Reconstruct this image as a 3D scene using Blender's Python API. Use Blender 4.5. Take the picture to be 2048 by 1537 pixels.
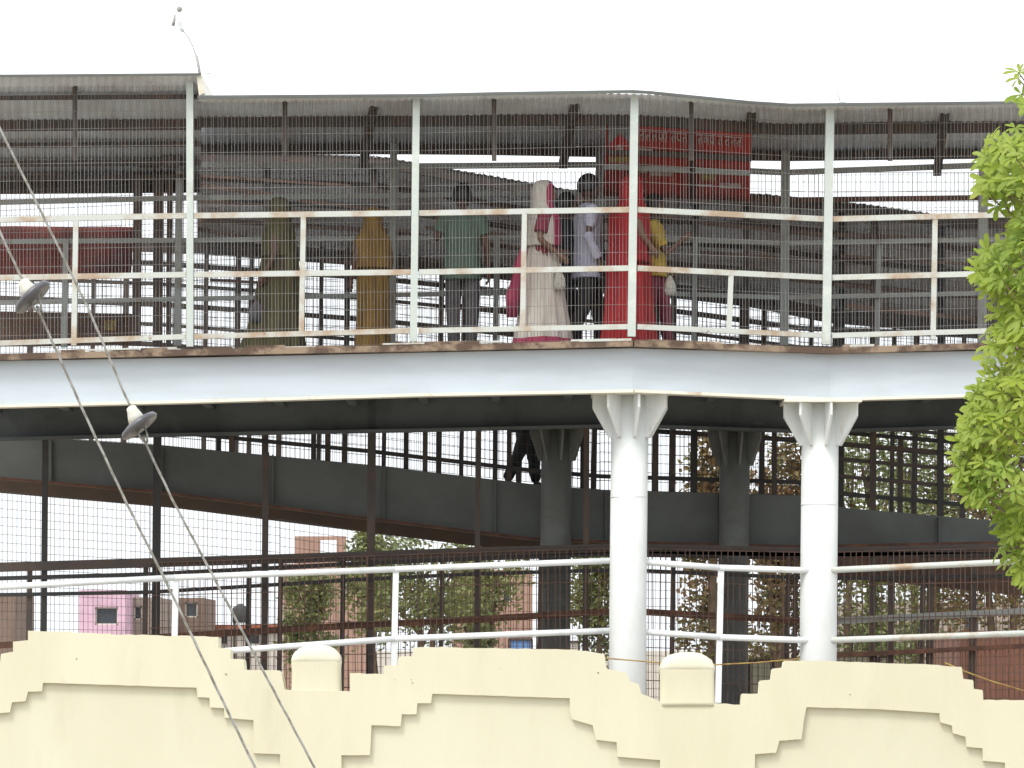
import bpy, bmesh, math, random
from mathutils import Vector, Matrix, Quaternion
from mathutils.geometry import tessellate_polygon

# ------------------------------------------------------------------ camera, sky, sun, exposure
for o in list(bpy.data.objects):
    bpy.data.objects.remove(o)
SC = bpy.context.scene
COL = SC.collection
R = random.Random(7)
EYE = 1.7           # eye height above the ground
FPX = 8000.0        # focal length in pixels of the 2048 wide photograph
HY = 1300.0         # row of the horizon

cam = bpy.data.objects.new("camera", bpy.data.cameras.new("camera"))
COL.objects.link(cam)
cam.location = (0, 0, EYE)
cam.rotation_euler = (math.radians(90), 0, 0)
cam.data.sensor_width = 36
cam.data.lens = 36 * FPX / 2048
cam.data.shift_y = (HY - 768.5) / 2048
cam.data.clip_start = 0.5
cam.data.clip_end = 6000
SC.camera = cam

W = bpy.data.worlds.new("World")
SC.world = W
W.use_nodes = True
wn, wl = W.node_tree.nodes, W.node_tree.links
wn.clear()
SUN_EL, SUN_ROT = math.radians(58), math.radians(215)
sky = wn.new("ShaderNodeTexSky")
sky.sky_type = 'NISHITA'
sky.sun_disc = False
sky.sun_elevation = SUN_EL
sky.sun_rotation = SUN_ROT
sky.air_density = 1.2
sky.dust_density = 6.0
sky.ozone_density = 1.0
hs = wn.new("ShaderNodeHueSaturation")
hs.inputs['Saturation'].default_value = 0.22
mx = wn.new("ShaderNodeMixRGB")
mx.inputs['Fac'].default_value = 0.55
mx.inputs['Color2'].default_value = (9.5, 9.9, 10.3, 1)      # even bright cloud layer
bg = wn.new("ShaderNodeBackground")
bg.inputs['Strength'].default_value = 0.10
wo = wn.new("ShaderNodeOutputWorld")
wl.new(sky.outputs[0], hs.inputs['Color'])
wl.new(hs.outputs[0], mx.inputs['Color1'])
wl.new(mx.outputs[0], bg.inputs['Color'])
wl.new(bg.outputs[0], wo.inputs['Surface'])

sun = bpy.data.objects.new("sun", bpy.data.lights.new("sun", 'SUN'))
COL.objects.link(sun)
sun.data.energy = 0.8
sun.data.angle = math.radians(12)
sun.data.color = (1, .95, .86)
sd = Vector((math.sin(SUN_ROT) * math.cos(SUN_EL), math.cos(SUN_ROT) * math.cos(SUN_EL), math.sin(SUN_EL)))
sun.rotation_euler = (-sd).to_track_quat('-Z', 'Y').to_euler()

SC.view_settings.view_transform = 'Standard'
SC.view_settings.look = 'None'
SC.view_settings.gamma = 1
SC.view_settings.use_curve_mapping = False
SC.view_settings.exposure = 1.1


# ------------------------------------------------------------------ helpers
def P(px, py, Y):
    """World point at distance Y that stands where the survey of the photograph puts it."""
    return Vector(((px - 1024) * Y / FPX, Y, EYE + (HY - py) * Y / FPX))


def lerp(a, b, t):
    return a + (b - a) * t


def ip(poly, x):
    if x <= poly[0][0]:
        a, b = poly[0], poly[1]
    elif x >= poly[-1][0]:
        a, b = poly[-2], poly[-1]
    else:
        for a, b in zip(poly, poly[1:]):
            if a[0] <= x <= b[0]:
                break
    return a[1] + (b[1] - a[1]) * (x - a[0]) / (b[0] - a[0])


def mat(name, c1, c2=None, scale=3.0, lo=.45, hi=.6, rough=.6, bump=0.0, bscale=30.0, c3=None, s3=12, lo3=.6, hi3=.7, stretch=(1, 1, 1), metal=0.0, trans=0.0):
    m = bpy.data.materials.new(name)
    m.use_nodes = True
    n, l = m.node_tree.nodes, m.node_tree.links
    b = n['Principled BSDF']
    b.inputs['Roughness'].default_value = rough
    b.inputs['Metallic'].default_value = metal
    b.inputs['Base Color'].default_value = (*c1, 1)
    tc = n.new("ShaderNodeTexCoord")
    mp = n.new("ShaderNodeMapping")
    mp.inputs['Scale'].default_value = stretch
    l.new(tc.outputs['Object'], mp.inputs['Vector'])
    last = None
    def layer(colour, sc, a, z, prev):
        t = n.new("ShaderNodeTexNoise")
        t.inputs['Scale'].default_value = sc
        t.inputs['Detail'].default_value = 6
        t.inputs['Roughness'].default_value = .62
        l.new(mp.outputs[0], t.inputs['Vector'])
        r = n.new("ShaderNodeMapRange")
        r.inputs['From Min'].default_value = a
        r.inputs['From Max'].default_value = z
        l.new(t.outputs['Fac'], r.inputs['Value'])
        x = n.new("ShaderNodeMixRGB")
        l.new(r.outputs[0], x.inputs['Fac'])
        if prev is None:
            x.inputs['Color1'].default_value = (*c1, 1)
        else:
            l.new(prev, x.inputs['Color1'])
        x.inputs['Color2'].default_value = (*colour, 1)
        return x.outputs[0]
    if c2:
        last = layer(c2, scale, lo, hi, last)
    if c3:
        last = layer(c3, s3, lo3, hi3, last)
    if last:
        l.new(last, b.inputs['Base Color'])
    if bump:
        t = n.new("ShaderNodeTexNoise")
        t.inputs['Scale'].default_value = bscale
        t.inputs['Detail'].default_value = 5
        l.new(mp.outputs[0], t.inputs['Vector'])
        bp = n.new("ShaderNodeBump")
        bp.inputs['Strength'].default_value = bump
        bp.inputs['Distance'].default_value = .01
        l.new(t.outputs['Fac'], bp.inputs['Height'])
        l.new(bp.outputs[0], b.inputs['Normal'])
    if trans:
        tr = n.new("ShaderNodeBsdfTranslucent")
        if last:
            l.new(last, tr.inputs['Color'])
        else:
            tr.inputs['Color'].default_value = (*c1, 1)
        ms = n.new("ShaderNodeMixShader")
        ms.inputs['Fac'].default_value = trans
        l.new(b.outputs[0], ms.inputs[1])
        l.new(tr.outputs[0], ms.inputs[2])
        l.new(ms.outputs[0], n['Material Output'].inputs['Surface'])
    return m


M = {}
M['white'] = mat("white_paint_rust", (.47, .52, .49), (.36, .25, .15), 2.2, .60, .76, .5, .15, 40, (.56, .60, .55), 7, .5, .7)
M['rail'] = mat("rail_paint_rust", (.50, .525, .49), (.38, .29, .205), 2.4, .47, .62, .55, .2, 40, (.20, .09, .045), 6, .68, .78)
M['clean'] = mat("white_paint", (.70, .73, .74), (.58, .61, .62), 4, .5, .7, .45, .05, 30)
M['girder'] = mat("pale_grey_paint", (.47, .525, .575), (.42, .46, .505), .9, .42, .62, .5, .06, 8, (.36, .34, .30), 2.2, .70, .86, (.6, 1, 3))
M['flange'] = mat("cream_paint", (.70, .68, .58), (.42, .30, .18), 3, .60, .75, .55, .1, 30)
M['kerb'] = mat("rusty_kerb", (.095, .06, .042), (.27, .20, .14), 4.0, .44, .58, .8, .4, 30, (.07, .04, .03), 6, .58, .7, (1, 1, 1))
M['rust'] = mat("rust_brown", (.085, .042, .028), (.16, .07, .04), 5, .45, .65, .85, .25, 40)
M['rustlight'] = mat('pale_rust_brown', (.17, .105, .08), (.10, .06, .045), 4, .42, .62, .85, .25, 40)
M['dark'] = mat("dark_brown_steel", (.062, .050, .044), (.10, .062, .046), 3, .48, .68, .75, .15, 40)
M['black'] = mat("near_black_steel", (.028, .028, .028), (.045, .036, .030), 4, .5, .7, .7, .1, 40)
M['greyrail'] = mat("grey_weathered_paint", (.30, .31, .29), (.20, .16, .12), 3, .55, .72, .7, .1, 40)
M['sheet'] = mat("translucent_sheet", (.60, .63, .66), (.47, .47, .48), 1.3, .42, .66, .55, .1, 15, (.30, .24, .20), 3, .66, .8, trans=.09)  # translucency added to lift the dim roof underside
M['sheet2'] = mat("old_translucent_sheet", (.57, .57, .58), (.42, .39, .38), 1.3, .42, .64, .6, .1, 15, (.26, .18, .14), 3, .62, .8, trans=.24)  # stronger translucency, added to brighten the middle ramp's roof from below
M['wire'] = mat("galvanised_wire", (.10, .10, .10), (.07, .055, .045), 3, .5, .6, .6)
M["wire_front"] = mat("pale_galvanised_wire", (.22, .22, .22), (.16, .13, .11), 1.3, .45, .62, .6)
M['midgirder'] = mat("shade_dark_grey_green", (.115, .125, .118), (.085, .09, .084), 1.2, .42, .65, .7, .1, 12, (.10, .06, .04), 3, .66, .82)  # shade on the pale girder put into the colour; eave strips share it
M['rearplate'] = mat('brown_plate', (.15, .115, .095), (.20, .13, .09), 1.5, .45, .65, .8, .1, 12)
M['soffit'] = mat("shade_dark_soffit", (.11, .125, .128), (.078, .086, .088), 1.5, .45, .62, .8, .1, 12)  # gloom under the decks put into the base colour
M['deck'] = mat("worn_concrete_deck", (.26, .24, .22), (.18, .16, .15), 2, .4, .65, .9, .2, 30)
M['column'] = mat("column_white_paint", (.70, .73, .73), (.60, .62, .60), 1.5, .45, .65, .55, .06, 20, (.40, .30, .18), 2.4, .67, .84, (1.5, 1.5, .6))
M['rearcolumn'] = mat("rear_column_shaded_white", (.15, .16, .15), (.10, .10, .09), 1.5, .45, .65, .7, .06, 20)  # white column paint, darkened in the base colour to stand for shade
M['plaster'] = mat("cream_plaster", (.635, .612, .465), (.598, .57, .425), 1.1, .40, .62, .85, .12, 45, (.50, .47, .36), 2.3, .60, .86, (1.6, 1.6, .55))
M['panel'] = mat("cream_panel_plaster", (.628, .608, .47), (.595, .57, .435), .8, .40, .62, .85, .10, 45, (.53, .50, .37), 1.9, .56, .86, (1.4, 1.4, .45))
M['dull_chip'] = mat('bare_render', (.30, .27, .21), (.20, .18, .15), 30)
M['cap'] = mat("cap_whitewash", (.55, .53, .42), (.50, .47, .36), 5, .5, .68, .85, .2, 40, (.22, .20, .17), 16, .68, .8)
M['red'] = mat("red_banner_cloth", (.40, .038, .030), (.30, .045, .036), 3, .4, .65, .7, .05, 20, (.42, .10, .05), 5, .62, .75)
M['red2'] = mat("faded_red_banner", (.22, .034, .026), (.12, .036, .028), 2.2, .4, .62, .75, .05, 20)
M['greycloth'] = mat("grey_print", (.22, .22, .225), (.15, .14, .15), 8, .4, .6, .7)
M['paleprint'] = mat("pale_print", (.46, .36, .35), (.36, .17, .15), 20, .5, .62, .7)
M['redprint'] = mat("red_print", (.40, .03, .028))
M['ochre'] = mat("ochre_print", (.33, .24, .06), (.25, .13, .05), 12, .45, .6, .8)
M['board'] = mat("old_brown_board", (.11, .062, .045), (.17, .10, .06), 4, .45, .65, .85, .1, 30, (.06, .04, .032), 7, .6, .75)
M['ceramic'] = mat("glazed_white", (.52, .51, .46), (.6, .58, .48), 20, .5, .65, .25)
M['rubber'] = mat("grey_disc", (.10, .10, .112), (.06, .06, .068), 15, .45, .65, .35)
M['strand'] = mat("stranded_steel", (.34, .34, .32), (.20, .19, .16), 25, .45, .6, .5, metal=.3)
M['leaf'] = mat("fresh_leaf", (.36, .45, .06), (.25, .36, .055), 1.6, .40, .62, .45, c3=(.42, .46, .08), s3=5, lo3=.50, hi3=.70, trans=.55)
M['leaf_d'] = mat("far_leaf", (.12, .15, .05), (.20, .21, .07), .8, .42, .6, .6, c3=(.20, .12, .05), s3=2.2, lo3=.6, hi3=.75, trans=.3)
M['leaf_o'] = mat("dry_leaf", (.15, .12, .04), (.20, .11, .045), .8, .42, .6, .6, c3=(.10, .14, .035), s3=2.2, lo3=.5, hi3=.7, trans=.3)
M['bark'] = mat("bark", (.13, .085, .05), (.07, .05, .035), 5, .4, .65, .9, .5, 20, stretch=(3, 3, .6))
M['twig'] = mat("young_twig", (.20, .17, .07), (.14, .10, .05), 8, .45, .6, .7)
M['skin'] = mat("brown_skin", (.185, .095, .058), (.16, .08, .05), 6, .4, .6, .5)
M['skin_d'] = mat("dark_brown_skin", (.11, .056, .036), (.09, .045, .03), 6, .4, .6, .5)
M['hair'] = mat("black_hair", (.012, .011, .012), (.02, .018, .017), 60, .4, .6, .4, .3, 120)
M['eye'] = mat("dark_eye", (.02, .015, .012), rough=.2)
M['ground'] = mat("dusty_ground", (.36, .32, .26), (.28, .245, .195), .4, .4, .62, .95, .3, 6, (.15, .13, .10), 2.2, .6, .75)


def cloth(name, c, c2=None):
    return mat(name, c, c2 or tuple(v * .72 for v in c), 5, .42, .62, .85, .25, 25, stretch=(2, 2, .35))


def newobj(name, me, parent=None):
    o = bpy.data.objects.new(name, me)
    COL.objects.link(o)
    if parent is not None:
        o.parent = parent
    return o


def base_of(parent):
    v = Vector((0, 0, 0))
    p = parent
    while p is not None:
        v += p.location
        p = p.parent
    return v


def mesh(name, verts, faces, m, parent=None, smooth=False, kind=None):
    """World coordinates in; the object sits at its parent's base."""
    off = base_of(parent)
    me = bpy.data.meshes.new(name)
    me.from_pydata([tuple(Vector(v) - off) for v in verts], [], faces)
    if isinstance(m, (list, tuple)):
        for k in m:
            me.materials.append(k)
    else:
        me.materials.append(m)
    if smooth:
        for p in me.polygons:
            p.use_smooth = True
    o = newobj(name, me, parent)
    if kind:
        o['kind'] = kind
    return o


def thing(name, label, cat, loc, group=None):
    o = newobj(name, None)
    o.location = loc
    o['label'] = label
    o['category'] = cat
    if group:
        o['group'] = group
    bpy.context.view_layer.update()
    return o


class MB:
    def __init__(s):
        s.v, s.f = [], []

    def add(s, vs, fs):
        k = len(s.v)
        s.v += [Vector(v) for v in vs]
        s.f += [tuple(i + k for i in f) for f in fs]

    def bar(s, a, b, w, h=None, up=Vector((0, 0, 1)), caps=True):
        """box of width w (sideways) and height h (along up) from a to b"""
        h = w if h is None else h
        a, b = Vector(a), Vector(b)
        d = (b - a).normalized()
        if abs(d.dot(up)) > .95:
            up = Vector((0, 1, 0))
        sx = d.cross(up).normalized() * w / 2
        sz = sx.cross(d).normalized() * h / 2
        vs = [p + i * sx + j * sz for p in (a, b) for i, j in ((-1, -1), (1, -1), (1, 1), (-1, 1))]
        fs = [(0, 1, 5, 4), (1, 2, 6, 5), (2, 3, 7, 6), (3, 0, 4, 7)]
        if caps:
            fs += [(3, 2, 1, 0), (4, 5, 6, 7)]
        s.add(vs, fs)

    def tube(s, pts, r, n=8, caps=True):
        pts = [Vector(p) for p in pts]
        rs = r if isinstance(r, (list, tuple)) else [r] * len(pts)
        ref = Vector((0, 0, 1))
        rings = []
        for i, p in enumerate(pts):
            d = (pts[min(i + 1, len(pts) - 1)] - pts[max(i - 1, 0)]).normalized()
            u = d.cross(ref)
            if u.length < .2:
                u = d.cross(Vector((0, 1, 0)))
            u.normalize()
            w = d.cross(u)
            rings.append([p + (u * math.cos(2 * math.pi * k / n) + w * math.sin(2 * math.pi * k / n)) * rs[i] for k in range(n)])
        vs = [q for ring in rings for q in ring]
        fs = [(i * n + k, i * n + (k + 1) % n, (i + 1) * n + (k + 1) % n, (i + 1) * n + k) for i in range(len(pts) - 1) for k in range(n)]
        if caps:
            fs += [tuple(reversed(range(n))), tuple(range((len(pts) - 1) * n, len(pts) * n))]
        s.add(vs, fs)

    def lathe(s, c, axis, prof, n=16):
        """prof: (along axis, radius)"""
        axis = Vector(axis).normalized()
        s.tube([Vector(c) + axis * a for a, _ in prof], [max(r, 1e-4) for _, r in prof], n)

    def blob(s, c, rx, ry, rz, n=12, m=8):
        c = Vector(c)
        vs, fs = [c + Vector((0, 0, -rz))], []
        for i in range(1, m):
            t = math.pi * i / m
            for k in range(n):
                a = 2 * math.pi * k / n
                vs.append(c + Vector((rx * math.sin(t) * math.cos(a), ry * math.sin(t) * math.sin(a), -rz * math.cos(t))))
        vs.append(c + Vector((0, 0, rz)))
        for k in range(n):
            fs.append((0, 1 + (k + 1) % n, 1 + k))
            fs.append((len(vs) - 1, 1 + (m - 2) * n + k, 1 + (m - 2) * n + (k + 1) % n))
        for i in range(m - 2):
            for k in range(n):
                fs.append((1 + i * n + k, 1 + i * n + (k + 1) % n, 1 + (i + 1) * n + (k + 1) % n, 1 + (i + 1) * n + k))
        s.add(vs, fs)

    def build(s, name, m, parent=None, smooth=False, kind=None):
        return mesh(name, s.v, s.f, m, parent, smooth, kind)


def bar(name, a, b, w, h, m, parent):
    k = MB()
    k.bar(a, b, w, h)
    return k.build(name, m, parent)


def pipe(name, pts, r, m, parent, n=10):
    k = MB()
    k.tube(pts, r, n)
    return k.build(name, m, parent, True)


def box(name, p0, p1, m, parent=None):
    x0, y0, z0 = p0
    x1, y1, z1 = p1
    vs = [(x, y, z) for z in (z0, z1) for x, y in ((x0, y0), (x1, y0), (x1, y1), (x0, y1))]
    return mesh(name, vs, [(3, 2, 1, 0), (4, 5, 6, 7), (0, 1, 5, 4), (1, 2, 6, 5), (2, 3, 7, 6), (3, 0, 4, 7)], m, parent)


def prism(name, pts, depth, m, parent=None):
    """pts: polygon in world space (facing the street), pushed back by depth along +Y"""
    n = len(pts)
    tri = tessellate_polygon([pts])
    vs = list(pts) + [p + Vector((0, depth, 0)) for p in pts]
    fs = [tuple(t) for t in tri] + [tuple(reversed([i + n for i in t])) for t in tri]
    fs += [(i, (i + 1) % n, (i + 1) % n + n, i + n) for i in range(n)]
    o = mesh(name, vs, fs, m, parent)
    bm = bmesh.new()
    bm.from_mesh(o.data)
    bmesh.ops.recalc_face_normals(bm, faces=bm.faces)
    bm.to_mesh(o.data)
    bm.free()
    return o


def wire_panel(name, tl, tr, br, bl, parent, dx=.05, dz=.10, r=.0019, m=None, wobble=.006):
    """welded wire mesh between four corners"""
    tl, tr, br, bl = map(Vector, (tl, tr, br, bl))
    k = MB()
    nx = max(2, int(((tr - tl).length + (br - bl).length) / 2 / dx))
    nz = max(2, int(((bl - tl).length + (br - tr).length) / 2 / dz))
    for i in range(nx + 1):
        t = i / nx
        j = Vector((R.uniform(-wobble, wobble), 0, 0))
        k.bar(lerp(tl, tr, t) + j, lerp(bl, br, t) + j * R.uniform(-1, 1), 2 * r, 2 * r, caps=False)
    for i in range(nz + 1):
        t = i / nz
        k.bar(lerp(tl, bl, t) + Vector((0, .004, 0)), lerp(tr, br, t) + Vector((0, .004, R.uniform(-.006, .006))), 2 * r, 2 * r, caps=False)
    return k.build(name, m or M['wire'], parent, kind='stuff')


def sheets(name, near, far, Yn, Yf, x0, x1, m, parent, width_px=190, pitch=.076, amp=.007):
    """corrugated roof sheets laid side by side from x0 to x1 (survey columns), running from the near eave to the far eave"""
    xs = []
    x = x0
    while x < x1 - 20:
        xs.append((x, min(x + width_px, x1)))
        x += width_px
    for q, (a, b) in enumerate(xs):
        A, B = P(a, ip(near, a), Yn(a)), P(b, ip(near, b), Yn(b))
        C, D = P(a * 1.0, ip(far, a), Yf(a)), P(b, ip(far, b), Yf(b))
        n = max(8, int((B - A).length / pitch * 4))
        vs, fs = [], []
        lift = .004 * (q % 2)
        for i in range(n + 1):
            t = i / n
            w = Vector((0, 0, amp * math.sin(2 * math.pi * t * (B - A).length / pitch) + lift))
            for s in (0, .5, 1):
                vs.append(lerp(lerp(A, B, t), lerp(C, D, t), s) + w)
        for i in range(n):
            for s in range(2):
                k = i * 3 + s
                fs.append((k, k + 3, k + 4, k + 1))
        o = mesh(name, vs, fs, m, parent, True)
        sm = o.modifiers.new("thickness", 'SOLIDIFY')
        sm.thickness = .003


# ------------------------------------------------------------------ ground
gr = mesh("ground", [(-1500, -200, 0), (1500, -200, 0), (1500, 5000, 0), (-1500, 5000, 0)], [(0, 1, 2, 3)], M['ground'])
gr['kind'] = 'structure'

# ------------------------------------------------------------------ upper walkway of the footbridge
def YF(px):                       # plan of the street side: long side, then the splayed corner, then the next side
    return ip([(-200, 40.0), (1265, 40.0), (1660, 40.45), (2300, 40.3)], px)
DEPTH = 2.35
def YB(px):
    return YF(px) + DEPTH

TOPRAIL = [(0, 440), (380, 432), (830, 427), (1265, 420), (1660, 439), (2100, 428)]
MIDRAIL = [(0, 556), (380, 550), (830, 545), (1265, 537), (1660, 556), (2100, 545)]
LOWRAIL = [(0, 687), (380, 674), (830, 662), (1265, 654), (1660, 672), (2100, 659)]
KERB = [(-100, 711), (0, 709), (380, 699), (830, 691), (1265, 681), (1660, 696), (2100, 682)]
GTOP = [(-100, 724), (0, 722), (380, 716), (830, 706), (1265, 697), (1660, 709), (2100, 699)]
GBOT = [(-100, 812), (0, 809), (380, 801), (830, 788), (1190, 779), (1265, 780), (1600, 797), (1660, 797), (2100, 785)]
EAVE = [(395, 195), (830, 192), (1000, 188), (1265, 184), (1300, 186), (1500, 206), (1580, 211), (2150, 205)]
FEAVE = [(395, 291), (800, 291), (1190, 295), (1265, 298), (1500, 304), (1660, 306), (2150, 298)]
LEAVE = [(-150, 154), (0, 153), (408, 150)]
LFEAVE = [(-150, 366), (408, 362)]
XB = [-150, 380, 830, 1266, 1656, 2120]

up = thing("upper_walkway", "long grey caged upper walkway of the footbridge with white railings and corrugated roof", "walkway", (0, 41.2, 4.3))

# girder plates and flange, one plate for each straight side, split at the welds
for a, b in ((-150, 380), (380, 830), (830, 1265), (1265, 1660), (1660, 2150)):
    pts = [P(a, ip(GTOP, a), YF(a)), P(b, ip(GTOP, b), YF(b)), P(b, ip(GBOT, b), YF(b)), P(a, ip(GBOT, a), YF(a))]
    g = prism("girder", pts, .04, M['girder'], up)
    f = MB()
    f.bar(P(a, ip(GBOT, a) + 3.6, YF(a) - .06), P(b, ip(GBOT, b) + 3.6, YF(b) - .06), .22, .030)
    f.build("flange", M['flange'], up)
    k = MB()      # kerb angle over the girder
    k.bar(P(a, ip(KERB, a) + 7, YF(a) - .035), P(b, ip(KERB, b) + 7, YF(b) - .035), .17, .062)
    k.build("kerb", M['kerb'], up)
    # deck slab between the two girders
    z = Vector((0, 0, -.02))
    A, B = P(a, ip(KERB, a) + 6, YF(a) + .05), P(b, ip(KERB, b) + 6, YF(b) + .05)
    vs = [A, B, B + Vector((0, DEPTH - .1, 0)), A + Vector((0, DEPTH - .1, 0))]
    vs += [v + Vector((0, 0, -.12)) for v in vs]
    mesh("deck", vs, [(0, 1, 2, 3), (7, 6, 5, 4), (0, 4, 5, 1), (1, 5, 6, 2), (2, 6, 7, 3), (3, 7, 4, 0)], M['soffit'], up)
    # rear girder and the beams that carry the deck
    A, B = P(a, ip(KERB, a), YF(a)), P(b, ip(KERB, b), YF(b))
    dz = Vector((0, DEPTH, -.09))
    pts = [A + dz, B + dz, B + dz + Vector((0, 0, -.62)), A + dz + Vector((0, 0, -.62))]
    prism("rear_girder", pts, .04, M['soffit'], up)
    bar("rear_flange", pts[3] + Vector((0, -.05, -.016)), pts[2] + Vector((0, -.05, -.016)), .2, .03, M['soffit'], up)
for px in range(-60, 2100, 150):
    A = P(px, ip(GTOP, px), YF(px) + .06) + Vector((0, 0, -.22))
    bar("cross_beam", A, A + Vector((0, DEPTH - .12, -.02)), .09, .30, M['soffit'], up)
# loose timber laths and packing on the kerb
for k in range(26):
    px = R.uniform(0, 1950)
    w = R.uniform(40, 150)
    y = ip(KERB, px) + R.uniform(-4, 2)
    if (px < 1266 < px + w) or (px < 1656 < px + w):
        continue
    Y = YF(px) - R.uniform(.05, .11)
    bar("lath", P(px, y, Y), P(px + w, ip(KERB, px + w) + (y - ip(KERB, px)), YF(px + w) - (YF(px) - Y)), R.uniform(.03, .05), R.uniform(.015, .032), M['rail'] if k % 2 else M['kerb'], up)

# street side posts, half posts and rails
for px, t, b, w in ((-60, 155, 704, .07), (380, 155, 694, .068), (830, 194, 684, .07), (1266, 186, 674, .08), (1656, 212, 690, .085), (2110, 207, 680, .08)):
    dx = 4 if px == 1656 else (3 if px in (830, 1266) else 0)
    bar("post", P(px + dx, t, YF(px)), P(px - dx, b, YF(px)), w, w, M['white'], up)
for px, t, b in ((150, 441, 692), (605, 430, 666), (1047, 424, 656), (1460, 548, 660), (1868, 434, 680)):
    bar("half_post", P(px + 2, t, YF(px) + .005), P(px - 2, b, YF(px) + .005), .052, .052, M['rail'], up)
for line, h in ((TOPRAIL, .055), (MIDRAIL, .055), (LOWRAIL, .052)):
    for a, b in zip(XB, XB[1:]):
        mid = (a + b) / 2
        bar("rail", P(a + 8, ip(line, a), YF(a) + .002), P(b - 8, ip(line, b), YF(b) + .002), .048, h, M['rail'], up)
# wire mesh of the street side, one panel to each bay
for a, b in zip(XB, XB[1:]):
    ta = ip(LEAVE, a) if a < 370 else ip(EAVE, a)
    tb = ip(LEAVE, b) if b < 390 else ip(EAVE, b)
    Yo = .055
    wire_panel("wire_mesh", P(a, ta + 4, YF(a) + Yo), P(b, tb + 4, YF(b) + Yo), P(b, ip(KERB, b) - 2, YF(b) + Yo), P(a, ip(KERB, a) - 2, YF(a) + Yo), up, dx=.034, dz=.17, r=.0018, m=M['wire_front'], wobble=.010)
# roof over the walkway: eave angle, sheets, purlins, rafters
sheets("roof_sheet", EAVE, FEAVE, lambda x: YF(x) - .18, lambda x: YB(x) + .1, 398, 2150, M['sheet'], up)
sheets("roof_sheet", LEAVE, LFEAVE, lambda x: 39.8, lambda x: 42.6, -150, 402, M['sheet'], up)
for xs in (XB[1:],):
    for a, b in zip([395, 830, 1000, 1265, 1300, 1500, 1580], [830, 1000, 1265, 1300, 1500, 1580, 2150]):
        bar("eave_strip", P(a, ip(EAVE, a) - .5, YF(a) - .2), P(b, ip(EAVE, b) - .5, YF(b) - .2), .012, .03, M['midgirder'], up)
        for t, h, mm in ((.40, .11, 'dark'), (1.0, .10, 'dark')):
            pa = lerp(P(a, ip(EAVE, a), YF(a) - .18), P(a, ip(FEAVE, a), YB(a) + .1), t) + Vector((0, -.02, -.05 if h > .105 else -.045))
            pb = lerp(P(b, ip(EAVE, b), YF(b) - .18), P(b, ip(FEAVE, b), YB(b) + .1), t) + Vector((0, -.02, -.05 if h > .105 else -.045))
            bar("purlin", pa, pb, .07, h, M[mm], up)
bar("eave_strip", P(-150, 153, 39.78), P(402, 149, 39.78), .012, .022, M['midgirder'], up)
for t, h in ((.14, .04), (.40, .10), (.58, .05), (.76, .06), (.90, .045), (1.0, .13)):
    pa = lerp(P(-150, 154, 39.8), P(-150, 366, 42.6), t) + Vector((0, 0, -.06))
    pb = lerp(P(402, 150, 39.8), P(402, 362, 42.6), t) + Vector((0, 0, -.06))
    bar("purlin", pa, pb, .06, h, M['dark'], up)
# the step in the roof: cream end board and a downpipe stub
pts = [P(393, 151, 39.82), P(404, 151, 39.82), P(408, 186, 39.82), P(398, 192, 39.82)]
prism("end_board", pts, 2.7, M['flange'], up)
for px, top in ((570, 196), (988, 190), (1383, 196), (1780, 210), (150, 156)):
    a = P(px, top + 4, YF(px) + .09)
    bar("mesh_upright", a, P(px, 322, YF(px) + .09), .045, .045, M['dark'], up)
# far side: posts, rails, mesh
FT = [(0, 484), (390, 481), (800, 477), (1130, 474), (1390, 478), (1570, 487), (2100, 478)]
FM = [(0, 606), (390, 598), (800, 590), (1130, 582), (1390, 586), (1570, 596), (2100, 584)]
FU = [(0, 325), (390, 330), (600, 334), (830, 333), (1200, 330), (1300, 333), (1560, 346), (2100, 326)]
FV = [(0, 405), (390, 396), (830, 392), (1200, 384), (1300, 386), (1650, 405), (2100, 392)]
FX = [-150, 357, 785, 1200, 1570, 1966, 2150]
for line, h, mm in ((FT, .052, 'greyrail'), (FM, .048, 'greyrail'), (FU, .06, 'greyrail'), (FV, .055, 'rust')):
    for a, b in zip(FX, FX[1:]):
        bar("far_rail", P(a, ip(line, a), YB(a)), P(b, ip(line, b), YB(b)), .04, h, M['greyrail'] if (mm == 'greyrail' or b < 1250) else M[mm], up)
for px, t, b, w, mm in ((357, 320, 692, .075, 'greyrail'), (786, 196, 692, .075, 'greyrail'), (1202, 186, 430, .11, 'greyrail'), (1570, 212, 690, .095, 'greyrail'), (1966, 207, 690, .095, 'greyrail'),
                        (130, 480, 695, .06, 'greyrail'), (570, 480, 692, .05, 'greyrail'), (992, 475, 690, .055, 'greyrail'), (1389, 478, 692, .052, 'greyrail'), (1756, 482, 690, .052, 'greyrail'),
                        (1200, 430, 690, .07, 'dark')):
    bar("far_post", P(px + 2, t, YB(px) - .01), P(px - 2, b, YB(px) - .01), w, .06, M[mm], up)
# raked dark struts that brace the roof
for px, t, b, k in ((728, 196, 330, 20), (1128, 192, 330, 22), (1488, 212, 320, 16), (1876, 210, 345, 14), (300, 158, 330, 6)):
    pa = P(px + k, t + 14, YF(px) + .35)
    pb = P(px - 2, b, YB(px) - .04)
    bar("roof_strut", pa, pb, .085, .085, M['dark'], up)
for px, w, t, b, Y in ((300, .20, 160, 335, 42.1), (345, .16, 158, 335, 41.9), (276, .085, 330, 692, 42.4), (318, .10, 330, 692, 42.4), (340, .05, 330, 692, 42.4)):
    bar("dark_stanchion", P(px, t, Y), P(px - 3, b, Y), w, .1, M['dark'], up)
for a, b in zip(FX, FX[1:]):
    wire_panel("wire_mesh", P(a, 345 if a > 370 else 372, YB(a) + .05), P(b, 345, YB(b) + .05), P(b, 692, YB(b) + .05), P(a, 694, YB(a) + .05), up, dx=.05, dz=.10, r=.0024, wobble=.012)


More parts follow.
